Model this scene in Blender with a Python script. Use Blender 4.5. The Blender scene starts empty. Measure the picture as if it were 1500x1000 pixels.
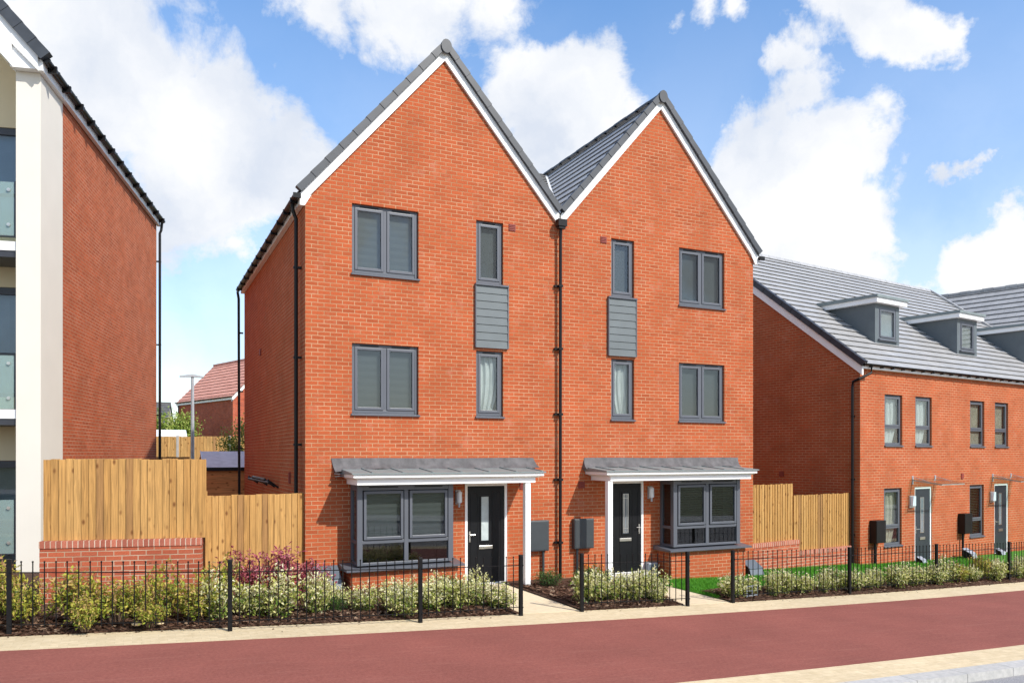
import bpy, bmesh, math, random
from mathutils import Vector, Matrix, noise
R = math.radians
random.seed(7)
scene = bpy.context.scene
COL = scene.collection

# ------------------------------------------------------------------ materials
def nmat(name):
    m = bpy.data.materials.new(name); m.use_nodes = True
    nt = m.node_tree; b = nt.nodes['Principled BSDF']
    return m, nt, b
def N(nt, t, **kw):
    n = nt.nodes.new(t)
    for k, v in kw.items():
        if k.startswith('i_'):
            n.inputs[k[2:].replace('_', ' ')].default_value = v
        else: setattr(n, k, v)
    return n
def rgb(c): return (c[0], c[1], c[2], 1)
def simple(name, col, rough=.5, metal=0, var=.12, scale=6, bump=0, bscale=60, spec=.5, detail=4):
    m, nt, b = nmat(name); L = nt.links.new
    tc = N(nt, 'ShaderNodeTexCoord')
    nz = N(nt, 'ShaderNodeTexNoise'); nz.inputs['Scale'].default_value = scale; nz.inputs['Detail'].default_value = detail
    L(tc.outputs['Object'], nz.inputs['Vector'])
    mx = N(nt, 'ShaderNodeMix', data_type='RGBA')
    mx.inputs['A'].default_value = rgb([c*(1-var) for c in col]); mx.inputs['B'].default_value = rgb([min(1, c*(1+var)) for c in col])
    mr = N(nt, 'ShaderNodeMapRange'); mr.inputs['From Min'].default_value = .3; mr.inputs['From Max'].default_value = .7
    L(nz.outputs['Fac'], mr.inputs['Value']); L(mr.outputs['Result'], mx.inputs['Factor'])
    L(mx.outputs['Result'], b.inputs['Base Color'])
    b.inputs['Roughness'].default_value = rough; b.inputs['Metallic'].default_value = metal
    b.inputs['Specular IOR Level'].default_value = spec
    if bump:
        n2 = N(nt, 'ShaderNodeTexNoise'); n2.inputs['Scale'].default_value = bscale; n2.inputs['Detail'].default_value = 6
        L(tc.outputs['Object'], n2.inputs['Vector'])
        bp = N(nt, 'ShaderNodeBump'); bp.inputs['Strength'].default_value = bump; bp.inputs['Distance'].default_value = .01
        L(n2.outputs['Fac'], bp.inputs['Height']); L(bp.outputs['Normal'], b.inputs['Normal'])
    return m

def brick(name, c1, c2, mortar, bw=.225, rh=.075, off=.5, patch=.35, bright=1.0):
    m, nt, b = nmat(name); L = nt.links.new
    uv = N(nt, 'ShaderNodeUVMap')
    # slight irregularity of the courses
    nzw = N(nt, 'ShaderNodeTexNoise'); nzw.inputs['Scale'].default_value = 9; nzw.inputs['Detail'].default_value = 3
    L(uv.outputs['UV'], nzw.inputs['Vector'])
    sub = N(nt, 'ShaderNodeVectorMath', operation='SUBTRACT'); sub.inputs[1].default_value = (.5, .5, .5)
    L(nzw.outputs['Color'], sub.inputs[0])
    sc = N(nt, 'ShaderNodeVectorMath', operation='SCALE'); sc.inputs['Scale'].default_value = .010
    L(sub.outputs['Vector'], sc.inputs[0])
    ad = N(nt, 'ShaderNodeVectorMath', operation='ADD'); L(uv.outputs['UV'], ad.inputs[0]); L(sc.outputs['Vector'], ad.inputs[1])
    bt = N(nt, 'ShaderNodeTexBrick'); bt.offset = off
    bt.inputs['Scale'].default_value = 1; bt.inputs['Brick Width'].default_value = bw; bt.inputs['Row Height'].default_value = rh
    bt.inputs['Mortar Size'].default_value = .0066; bt.inputs['Mortar Smooth'].default_value = .25; bt.inputs['Bias'].default_value = 0
    bt.inputs['Color1'].default_value = (0, 0, 0, 1); bt.inputs['Color2'].default_value = (1, 1, 1, 1); bt.inputs['Mortar'].default_value = (.5, .5, .5, 1)
    L(ad.outputs['Vector'], bt.inputs['Vector'])
    cr = N(nt, 'ShaderNodeValToRGB'); e = cr.color_ramp.elements
    e[0].position = 0; e[0].color = rgb([c*.90 for c in c1]); e[1].position = 1; e[1].color = rgb(c2)
    x = e.new(.12); x.color = rgb(c1)
    x = e.new(.55); x.color = rgb([(a+d)/2 for a, d in zip(c1, c2)])
    x = e.new(.9); x.color = rgb([c2[0]*1.02, c2[1]*.9, c2[2]*.85])
    L(bt.outputs['Color'], cr.inputs['Fac'])
    # fine grain inside a brick
    ng = N(nt, 'ShaderNodeTexNoise'); ng.inputs['Scale'].default_value = 55; ng.inputs['Detail'].default_value = 5
    L(uv.outputs['UV'], ng.inputs['Vector'])
    mg = N(nt, 'ShaderNodeMapRange'); mg.inputs['From Min'].default_value = .3; mg.inputs['From Max'].default_value = .7
    mg.inputs['To Min'].default_value = .82*bright; mg.inputs['To Max'].default_value = 1.14*bright
    L(ng.outputs['Fac'], mg.inputs['Value'])
    mul = N(nt, 'ShaderNodeMix', data_type='RGBA', blend_type='MULTIPLY'); mul.inputs['Factor'].default_value = 1
    L(cr.outputs['Color'], mul.inputs['A']); L(mg.outputs['Result'], mul.inputs['B'])
    # large weathering patches + pale lime bloom
    nl = N(nt, 'ShaderNodeTexNoise'); nl.inputs['Scale'].default_value = .9; nl.inputs['Detail'].default_value = 5; nl.inputs['Roughness'].default_value = .6
    L(uv.outputs['UV'], nl.inputs['Vector'])
    ml = N(nt, 'ShaderNodeMapRange'); ml.inputs['From Min'].default_value = .35; ml.inputs['From Max'].default_value = .68
    ml.inputs['To Min'].default_value = .9; ml.inputs['To Max'].default_value = 1.08
    L(nl.outputs['Fac'], ml.inputs['Value'])
    mul2 = N(nt, 'ShaderNodeMix', data_type='RGBA', blend_type='MULTIPLY'); mul2.inputs['Factor'].default_value = 1
    L(mul.outputs['Result'], mul2.inputs['A']); L(ml.outputs['Result'], mul2.inputs['B'])
    ne = N(nt, 'ShaderNodeTexNoise'); ne.inputs['Scale'].default_value = 2.3; ne.inputs['Detail'].default_value = 7; ne.inputs['Roughness'].default_value = .7
    L(uv.outputs['UV'], ne.inputs['Vector'])
    me = N(nt, 'ShaderNodeMapRange'); me.inputs['From Min'].default_value = .56; me.inputs['From Max'].default_value = .8
    me.inputs['To Min'].default_value = 0; me.inputs['To Max'].default_value = patch
    L(ne.outputs['Fac'], me.inputs['Value'])
    mxe = N(nt, 'ShaderNodeMix', data_type='RGBA'); mxe.inputs['B'].default_value = (.62, .36, .27, 1)
    L(me.outputs['Result'], mxe.inputs['Factor']); L(mul2.outputs['Result'], mxe.inputs['A'])
    # mortar, lighter in places
    nm = N(nt, 'ShaderNodeTexNoise'); nm.inputs['Scale'].default_value = 1.7; nm.inputs['Detail'].default_value = 6; L(uv.outputs['UV'], nm.inputs['Vector'])
    mm = N(nt, 'ShaderNodeMix', data_type='RGBA'); mm.inputs['A'].default_value = rgb([mortar[0]*.66, mortar[1]*.62, mortar[2]*.55]); mm.inputs['B'].default_value = rgb(mortar)
    mmr = N(nt, 'ShaderNodeMapRange'); mmr.inputs['From Min'].default_value = .38; mmr.inputs['From Max'].default_value = .62
    L(nm.outputs['Fac'], mmr.inputs['Value']); L(mmr.outputs['Result'], mm.inputs['Factor'])
    mx = N(nt, 'ShaderNodeMix', data_type='RGBA')
    L(bt.outputs['Fac'], mx.inputs['Factor']); L(mxe.outputs['Result'], mx.inputs['A']); L(mm.outputs['Result'], mx.inputs['B'])
    L(mx.outputs['Result'], b.inputs['Base Color'])
    b.inputs['Roughness'].default_value = .9; b.inputs['Specular IOR Level'].default_value = .25
    inv = N(nt, 'ShaderNodeMath', operation='MULTIPLY_ADD'); inv.inputs[1].default_value = -1; inv.inputs[2].default_value = 1
    L(bt.outputs['Fac'], inv.inputs[0])
    add = N(nt, 'ShaderNodeMath', operation='MULTIPLY_ADD'); add.inputs[1].default_value = .35; L(ng.outputs['Fac'], add.inputs[0]); L(inv.outputs[0], add.inputs[2])
    bp = N(nt, 'ShaderNodeBump'); bp.inputs['Strength'].default_value = .55; bp.inputs['Distance'].default_value = .006
    L(add.outputs[0], bp.inputs['Height']); L(bp.outputs['Normal'], b.inputs['Normal'])
    return m

def tiles(name, c1, c2, w=.33, rough=.45, spec=.5):
    m, nt, b = nmat(name); L = nt.links.new
    uv = N(nt, 'ShaderNodeUVMap')
    bt = N(nt, 'ShaderNodeTexBrick'); bt.offset = .5
    bt.inputs['Scale'].default_value = 1; bt.inputs['Brick Width'].default_value = w; bt.inputs['Row Height'].default_value = 1.0
    bt.inputs['Mortar Size'].default_value = .003; bt.inputs['Mortar Smooth'].default_value = .1
    bt.inputs['Color1'].default_value = rgb(c1); bt.inputs['Color2'].default_value = rgb(c2); bt.inputs['Mortar'].default_value = rgb([c*.45 for c in c1])
    L(uv.outputs['UV'], bt.inputs['Vector'])
    nz = N(nt, 'ShaderNodeTexNoise'); nz.inputs['Scale'].default_value = 3; nz.inputs['Detail'].default_value = 8; nz.inputs['Roughness'].default_value = .7
    tc = N(nt, 'ShaderNodeTexCoord'); L(tc.outputs['Object'], nz.inputs['Vector'])
    mr = N(nt, 'ShaderNodeMapRange'); mr.inputs['From Min'].default_value = .3; mr.inputs['From Max'].default_value = .7; mr.inputs['To Min'].default_value = .85; mr.inputs['To Max'].default_value = 1.15
    L(nz.outputs['Fac'], mr.inputs['Value'])
    mu = N(nt, 'ShaderNodeMix', data_type='RGBA', blend_type='MULTIPLY'); mu.inputs['Factor'].default_value = 1
    L(bt.outputs['Color'], mu.inputs['A']); L(mr.outputs['Result'], mu.inputs['B']); L(mu.outputs['Result'], b.inputs['Base Color'])
    b.inputs['Roughness'].default_value = rough; b.inputs['Specular IOR Level'].default_value = spec
    return m

def wood(name, c1, c2, knots=True, horiz=False):
    """boards: UV.x runs across the boards (one unit per board), UV.y along them in metres"""
    m, nt, b = nmat(name); L = nt.links.new
    uv = N(nt, 'ShaderNodeUVMap')
    sp = N(nt, 'ShaderNodeSeparateXYZ'); L(uv.outputs['UV'], sp.inputs[0])
    fl = N(nt, 'ShaderNodeMath', operation='FLOOR'); L(sp.outputs['X'], fl.inputs[0])
    wn = N(nt, 'ShaderNodeTexWhiteNoise', noise_dimensions='1D'); L(fl.outputs[0], wn.inputs['W'])
    mx = N(nt, 'ShaderNodeMix', data_type='RGBA'); mx.inputs['A'].default_value = rgb(c1); mx.inputs['B'].default_value = rgb(c2)
    L(wn.outputs['Value'], mx.inputs['Factor'])
    gt = N(nt, 'ShaderNodeMath', operation='GREATER_THAN'); gt.inputs[1].default_value = .945; L(wn.outputs['Value'], gt.inputs[0])
    od = N(nt, 'ShaderNodeMix', data_type='RGBA'); od.inputs['B'].default_value = rgb([c1[0]*.80, c1[1]*.80, c1[2]*.95]); L(gt.outputs[0], od.inputs['Factor']); L(mx.outputs['Result'], od.inputs['A']); mx = od
    # per board offset for the grain
    ml = N(nt, 'ShaderNodeMath', operation='MULTIPLY'); ml.inputs[1].default_value = 17.3; L(wn.outputs['Value'], ml.inputs[0])
    ay = N(nt, 'ShaderNodeMath', operation='ADD'); L(sp.outputs['Y'], ay.inputs[0]); L(ml.outputs[0], ay.inputs[1])
    cb = N(nt, 'ShaderNodeCombineXYZ'); L(sp.outputs['X'], cb.inputs['X']); L(ay.outputs[0], cb.inputs['Y'])
    mp = N(nt, 'ShaderNodeMapping'); mp.inputs['Scale'].default_value = (3.5, 1.2, 1); L(cb.outputs[0], mp.inputs['Vector'])
    gz = N(nt, 'ShaderNodeTexNoise'); gz.inputs['Scale'].default_value = 1.6; gz.inputs['Detail'].default_value = 6; gz.inputs['Distortion'].default_value = .8
    L(mp.outputs[0], gz.inputs['Vector'])
    gr = N(nt, 'ShaderNodeMapRange'); gr.inputs['From Min'].default_value = .3; gr.inputs['From Max'].default_value = .7; gr.inputs['To Min'].default_value = .62; gr.inputs['To Max'].default_value = 1.15
    L(gz.outputs['Fac'], gr.inputs['Value'])
    mu = N(nt, 'ShaderNodeMix', data_type='RGBA', blend_type='MULTIPLY'); mu.inputs['Factor'].default_value = 1
    L(mx.outputs['Result'], mu.inputs['A']); L(gr.outputs['Result'], mu.inputs['B'])
    # knots
    mp2 = N(nt, 'ShaderNodeMapping'); mp2.inputs['Scale'].default_value = (1.0, 4.2, 1); L(cb.outputs[0], mp2.inputs['Vector'])
    vo = N(nt, 'ShaderNodeTexVoronoi'); vo.inputs['Scale'].default_value = 1.0; L(mp2.outputs[0], vo.inputs['Vector'])
    vr = N(nt, 'ShaderNodeMapRange'); vr.inputs['From Min'].default_value = .07; vr.inputs['From Max'].default_value = .23; vr.inputs['To Min'].default_value = .95; vr.inputs['To Max'].default_value = 0
    L(vo.outputs['Distance'], vr.inputs['Value'])
    mk = N(nt, 'ShaderNodeMix', data_type='RGBA'); mk.inputs['B'].default_value = rgb([c1[0]*.35, c1[1]*.25, c1[2]*.2])
    L(vr.outputs['Result'], mk.inputs['Factor']); L(mu.outputs['Result'], mk.inputs['A'])
    L(mk.outputs['Result'], b.inputs['Base Color'])
    b.inputs['Roughness'].default_value = .75; b.inputs['Specular IOR Level'].default_value = .3
    return m

def glass(name, tint=(.82, .85, .85), refl=1.0):
    m = bpy.data.materials.new(name); m.use_nodes = True; nt = m.node_tree; nt.nodes.clear(); L = nt.links.new
    out = N(nt, 'ShaderNodeOutputMaterial')
    tr = N(nt, 'ShaderNodeBsdfTransparent'); tr.inputs['Color'].default_value = rgb(tint)
    gl = N(nt, 'ShaderNodeBsdfGlossy'); gl.inputs['Roughness'].default_value = .02; gl.inputs['Color'].default_value = (refl, refl, refl, 1)
    lw = N(nt, 'ShaderNodeLayerWeight'); lw.inputs['Blend'].default_value = .5
    pw = N(nt, 'ShaderNodeMath', operation='POWER'); pw.inputs[1].default_value = 4; L(lw.outputs['Facing'], pw.inputs[0])
    fr = N(nt, 'ShaderNodeMath', operation='MULTIPLY_ADD'); fr.inputs[1].default_value = .9; fr.inputs[2].default_value = .045; L(pw.outputs[0], fr.inputs[0])
    mx = N(nt, 'ShaderNodeMixShader'); L(fr.outputs[0], mx.inputs[0]); L(tr.outputs[0], mx.inputs[1]); L(gl.outputs[0], mx.inputs[2])
    L(mx.outputs[0], out.inputs['Surface'])
    return m

def leafmat(name, cols, rough=.55):
    """leaf colour picked per leaf from UV.x"""
    m, nt, b = nmat(name); L = nt.links.new
    uv = N(nt, 'ShaderNodeUVMap'); sp = N(nt, 'ShaderNodeSeparateXYZ'); L(uv.outputs['UV'], sp.inputs[0])
    cr = N(nt, 'ShaderNodeValToRGB'); cr.color_ramp.interpolation = 'LINEAR'; e = cr.color_ramp.elements
    n = len(cols); e[0].position = 0; e[0].color = rgb(cols[0]); e[1].position = 1; e[1].color = rgb(cols[-1])
    for i in range(1, n-1):
        x = e.new(i/(n-1)); x.color = rgb(cols[i])
    L(sp.outputs['X'], cr.inputs['Fac']); L(cr.outputs['Color'], b.inputs['Base Color'])
    b.inputs['Roughness'].default_value = rough; b.inputs['Specular IOR Level'].default_value = .35
    b.inputs['Subsurface Weight'].default_value = 0
    # thin leaves let some light through
    tl = N(nt, 'ShaderNodeBsdfTranslucent'); L(cr.outputs['Color'], tl.inputs['Color'])
    mx = N(nt, 'ShaderNodeMixShader'); mx.inputs[0].default_value = .3
    out = nt.nodes['Material Output']; L(b.outputs[0], mx.inputs[1]); L(tl.outputs[0], mx.inputs[2]); L(mx.outputs[0], out.inputs['Surface'])
    return m

BR1, BR2 = (.395, .088, .031), (.435, .107, .039)
M = {}
M['brick'] = brick('brick_red_orange', BR1, BR2, (.52, .32, .185), patch=.34)
M['brick_flat'] = brick('brick_flats', (.38, .082, .03), (.45, .11, .042), (.50, .30, .19), patch=.3)
M['brick_wall'] = brick('brick_garden_wall', (.37, .085, .042), (.45, .125, .062), (.56, .43, .31), patch=.3)
M['brick_coping'] = brick('brick_coping', (.36, .11, .07), (.48, .17, .11), (.72, .58, .46), bw=.40, rh=.075, off=0, patch=.3)
M['brick_far'] = brick('brick_far', (.34, .06, .03), (.46, .10, .045), (.5, .28, .2), patch=.2)
M['tile'] = tiles('roof_tile_grey', (.345, .34, .335), (.39, .383, .375), rough=.40, spec=.5)
M['tile_dark'] = simple('verge_tile_slate_grey', (.040, .046, .056), .5, var=.18, scale=5)
M['tile_red'] = tiles('roof_tile_red', (.62, .27, .19), (.70, .33, .24), rough=.7)
M['tile_far'] = tiles('roof_tile_far_grey', (.10, .10, .10), (.14, .135, .13), rough=.8)
M['white'] = simple('white_upvc', (.86, .86, .85), .35, var=.03, scale=2)
M['grey'] = simple('grey_upvc', (.100, .108, .127), .38, var=.05, scale=2)
M['clad'] = simple('grey_cladding', (.115, .135, .142), .6, var=.08, scale=3, bump=.15, bscale=120)
M['leadgrey'] = simple('dormer_grey', (.105, .125, .135), .6, var=.08, scale=3)
M['black'] = simple('black_plastic', (.009, .0085, .009), .4, var=.2, spec=.25)
M['ironblack'] = simple('black_iron', (.006, .006, .007), .5, var=.3, scale=30, bump=.1, spec=.2)
M['lead'] = simple('lead_flashing', (.098, .092, .094), .75, metal=0, var=.30, scale=7, bump=.4, bscale=14, detail=8)
M['canopy_top'] = simple('canopy_grp', (.19, .225, .225), .45, var=.1)
M['door'] = simple('door_black', (.007, .0075, .009), .4, var=.15, bump=.05, spec=.25)
M['door_grey'] = simple('door_charcoal', (.030, .036, .046), .35, var=.1)
M['chrome'] = simple('brushed_steel', (.62, .60, .56), .28, metal=.9, var=.05)
M['metal'] = simple('galvanised_steel', (.46, .48, .51), .45, metal=.25, var=.1)
M['blind'] = simple('blind_grey', (.060, .067, .067), .7, var=.04)
M['blind_mid'] = simple('blind_sage', (.088, .094, .086), .7, var=.04)
M['blind_tan'] = simple('blind_tan', (.25, .235, .19), .7, var=.06)
M['curtain'] = simple('curtain_white', (.62, .63, .60), .8, var=.08, scale=4)
M['curtain_cream'] = simple('curtain_cream', (.55, .50, .38), .8, var=.15, scale=3)
M['frost'] = simple('frosted_glass', (.46, .52, .52), .25, var=.12, scale=9)
M['dark'] = simple('room_shade_black', (.012, .012, .013), .8)
M['redvent'] = simple('vent_red', (.23, .035, .022), .6)
M['render'] = simple('cream_render', (.70, .66, .58), .85, var=.025, scale=1.2, bump=.15, bscale=90)
M['render_tan'] = simple('cream_render_recess', (.66, .55, .36), .85, var=.04, scale=1.2, bump=.15, bscale=90)
M['fence'] = wood('fence_timber', (.43, .225, .066), (.53, .30, .10))
M['fence_far'] = wood('fence_timber_far', (.60, .34, .12), (.66, .40, .15))
M['shed'] = wood('shed_timber', (.66, .27, .09), (.74, .34, .12))
M['concrete'] = simple('concrete', (.52, .50, .47), .85, var=.1, bump=.2)
M['felt'] = simple('shed_roof_felt', (.70, .74, .76), .8, var=.1)
M['opal'] = simple('opal_plastic', (.78, .80, .84), .25, var=.03)
M['glass'] = glass('window_glass')
M['glass_dark'] = glass('window_glass_bay', (.8, .82, .82))
M['canglass'] = glass('canopy_glass', (.80, .90, .88), .9)
def milky():
    m = glass('balustrade_glass', (.75, .86, .84), .9); nt = m.node_tree; L = nt.links.new
    df = N(nt, 'ShaderNodeBsdfDiffuse'); df.inputs['Color'].default_value = (.60, .74, .70, 1)
    out = [n for n in nt.nodes if n.type == 'OUTPUT_MATERIAL'][0]; old = out.inputs['Surface'].links[0].from_socket
    mx = N(nt, 'ShaderNodeMixShader'); mx.inputs[0].default_value = .22; L(old, mx.inputs[1]); L(df.outputs[0], mx.inputs[2]); L(mx.outputs[0], out.inputs['Surface'])
    return m
M['balglass'] = milky()
M['winback'] = simple('room_soft', (.16, .18, .20), .8, var=.3, scale=1.1)
M['bark'] = simple('bark_brown', (.13, .085, .055), .9, var=.3, scale=20, bump=.5)
M['stem_red'] = simple('stem_reddish', (.14, .05, .035), .8, var=.3)
M['lf_var'] = leafmat('leaf_variegated', [(.05, .12, .02), (.12, .22, .03), (.33, .38, .06), (.62, .60, .22), (.72, .70, .42), (.78, .74, .52)])
M['lf_gold'] = leafmat('leaf_golden', [(.045, .085, .02), (.15, .21, .03), (.32, .38, .045), (.52, .46, .07), (.50, .34, .14), (.34, .19, .10)])
M['lf_red'] = leafmat('leaf_red', [(.12, .02, .025), (.28, .045, .06), (.44, .10, .14), (.50, .19, .22), (.15, .16, .05)])
M['lf_dark'] = leafmat('leaf_dark', [(.015, .05, .012), (.03, .09, .015), (.07, .16, .025), (.14, .25, .04)])
M['lf_teal'] = leafmat('leaf_bluegreen', [(.02, .08, .05), (.05, .15, .10), (.10, .22, .14)])
M['lf_tree'] = leafmat('leaf_tree', [(.08, .16, .02), (.20, .30, .04), (.36, .42, .08), (.45, .46, .16)])
M['flower'] = simple('flower_orange', (.75, .22, .03), .6)

def groundmat(name, c1, c2, scale, detail=10, rough=.95, bump=.6, bscale=90, speck=None, dist=.01, speck_lo=.64, big=.35, joints=None, streak=None):
    m, nt, b = nmat(name); L = nt.links.new
    tc = N(nt, 'ShaderNodeTexCoord')
    nz = N(nt, 'ShaderNodeTexNoise'); nz.inputs['Scale'].default_value = scale; nz.inputs['Detail'].default_value = detail; nz.inputs['Roughness'].default_value = .65
    L(tc.outputs['Object'], nz.inputs['Vector'])
    mr = N(nt, 'ShaderNodeMapRange'); mr.inputs['From Min'].default_value = .32; mr.inputs['From Max'].default_value = .68; L(nz.outputs['Fac'], mr.inputs['Value'])
    nb = N(nt, 'ShaderNodeTexNoise'); nb.inputs['Scale'].default_value = big; nb.inputs['Detail'].default_value = 5; L(tc.outputs['Object'], nb.inputs['Vector'])
    mb = N(nt, 'ShaderNodeMapRange'); mb.inputs['From Min'].default_value = .3; mb.inputs['From Max'].default_value = .7; mb.inputs['To Min'].default_value = .9; mb.inputs['To Max'].default_value = 1.1; L(nb.outputs['Fac'], mb.inputs['Value'])
    mx = N(nt, 'ShaderNodeMix', data_type='RGBA'); mx.inputs['A'].default_value = rgb(c1); mx.inputs['B'].default_value = rgb(c2); L(mr.outputs['Result'], mx.inputs['Factor'])
    mu = N(nt, 'ShaderNodeMix', data_type='RGBA', blend_type='MULTIPLY'); mu.inputs['Factor'].default_value = 1; L(mx.outputs['Result'], mu.inputs['A']); L(mb.outputs['Result'], mu.inputs['B'])
    last = mu.outputs['Result']
    ns = N(nt, 'ShaderNodeTexNoise'); ns.inputs['Scale'].default_value = bscale; ns.inputs['Detail'].default_value = 3; L(tc.outputs['Object'], ns.inputs['Vector'])
    if speck:
        sr = N(nt, 'ShaderNodeMapRange'); sr.inputs['From Min'].default_value = speck_lo; sr.inputs['From Max'].default_value = speck_lo+.08; L(ns.outputs['Fac'], sr.inputs['Value'])
        ms = N(nt, 'ShaderNodeMix', data_type='RGBA'); ms.inputs['B'].default_value = rgb(speck); L(sr.outputs['Result'], ms.inputs['Factor']); L(last, ms.inputs['A']); last = ms.outputs['Result']
    if joints:
        jb = N(nt, 'ShaderNodeTexBrick'); jb.offset = .5 if joints[1] < 1 else 0
        jb.inputs['Scale'].default_value = 1; jb.inputs['Brick Width'].default_value = joints[0]; jb.inputs['Row Height'].default_value = joints[1]; jb.inputs['Mortar Size'].default_value = joints[2]; jb.inputs['Mortar Smooth'].default_value = .3
        jb.inputs['Color1'].default_value = (1, 1, 1, 1); jb.inputs['Color2'].default_value = (.9, .89, .87, 1); jb.inputs['Mortar'].default_value = (joints[3],)*3+(1,)
        L(tc.outputs['Object'], jb.inputs['Vector'])
        mj = N(nt, 'ShaderNodeMix', data_type='RGBA', blend_type='MULTIPLY'); mj.inputs['Factor'].default_value = 1; L(last, mj.inputs['A']); L(jb.outputs['Color'], mj.inputs['B']); last = mj.outputs['Result']
    if streak:
        mp = N(nt, 'ShaderNodeMapping'); mp.inputs['Scale'].default_value = (1.1, 13, 1); L(tc.outputs['Object'], mp.inputs['Vector'])
        n4 = N(nt, 'ShaderNodeTexNoise'); n4.inputs['Scale'].default_value = 1; n4.inputs['Detail'].default_value = 7; n4.inputs['Roughness'].default_value = .7; L(mp.outputs[0], n4.inputs['Vector'])
        r4 = N(nt, 'ShaderNodeMapRange'); r4.inputs['From Min'].default_value = .54; r4.inputs['From Max'].default_value = .8; r4.inputs['To Max'].default_value = .5; L(n4.outputs['Fac'], r4.inputs['Value'])
        m4 = N(nt, 'ShaderNodeMix', data_type='RGBA'); m4.inputs['B'].default_value = rgb(streak); L(r4.outputs['Result'], m4.inputs['Factor']); L(last, m4.inputs['A']); last = m4.outputs['Result']
    L(last, b.inputs['Base Color'])
    b.inputs['Roughness'].default_value = rough; b.inputs['Specular IOR Level'].default_value = .3
    bp = N(nt, 'ShaderNodeBump'); bp.inputs['Strength'].default_value = bump; bp.inputs['Distance'].default_value = dist
    L(ns.outputs['Fac'], bp.inputs['Height']); L(bp.outputs['Normal'], b.inputs['Normal'])
    return m
M['redpath'] = groundmat('path_red_asphalt', (.195, .058, .044), (.275, .090, .068), 30, speck=(.38, .19, .15), bscale=110, bump=.5, big=.8, speck_lo=.66, streak=(.34, .15, .115))
M['buff'] = groundmat('pavement_buff', (.56, .45, .28), (.68, .56, .37), 12, speck=(.44, .36, .26), bscale=160, bump=.4, joints=(.2, .1, .004, .80), streak=(.50, .42, .30))
M['bufflight'] = groundmat('path_buff', (.60, .49, .33), (.68, .57, .39), 10, bscale=160, bump=.3)
M['kerb'] = groundmat('kerb_concrete', (.40, .40, .39), (.54, .53, .51), 14, bscale=120, bump=.4, joints=(.915, 50, .006, .35), streak=(.36, .35, .33))
M['road'] = groundmat('road_asphalt', (.20, .20, .205), (.31, .30, .31), 40, speck=(.62, .6, .6), bscale=130, bump=.8, speck_lo=.6)
M['mulch'] = groundmat('mulch', (.05, .023, .014), (.13, .070, .044), 22, bscale=60, bump=1.0, dist=.04)
M['chip'] = leafmat('chip', [(.05, .022, .012), (.13, .062, .036), (.22, .12, .075), (.38, .27, .18)], .9)
M['lawn'] = groundmat('lawn', (.045, .16, .015), (.085, .26, .025), 20, bscale=60, bump=.8)
M['blade'] = leafmat('grass_blade', [(.045, .19, .012), (.085, .31, .02), (.15, .42, .03)], .6)
M['earth'] = groundmat('ground_earth', (.10, .12, .05), (.17, .17, .09), 3, bscale=20)

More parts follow.
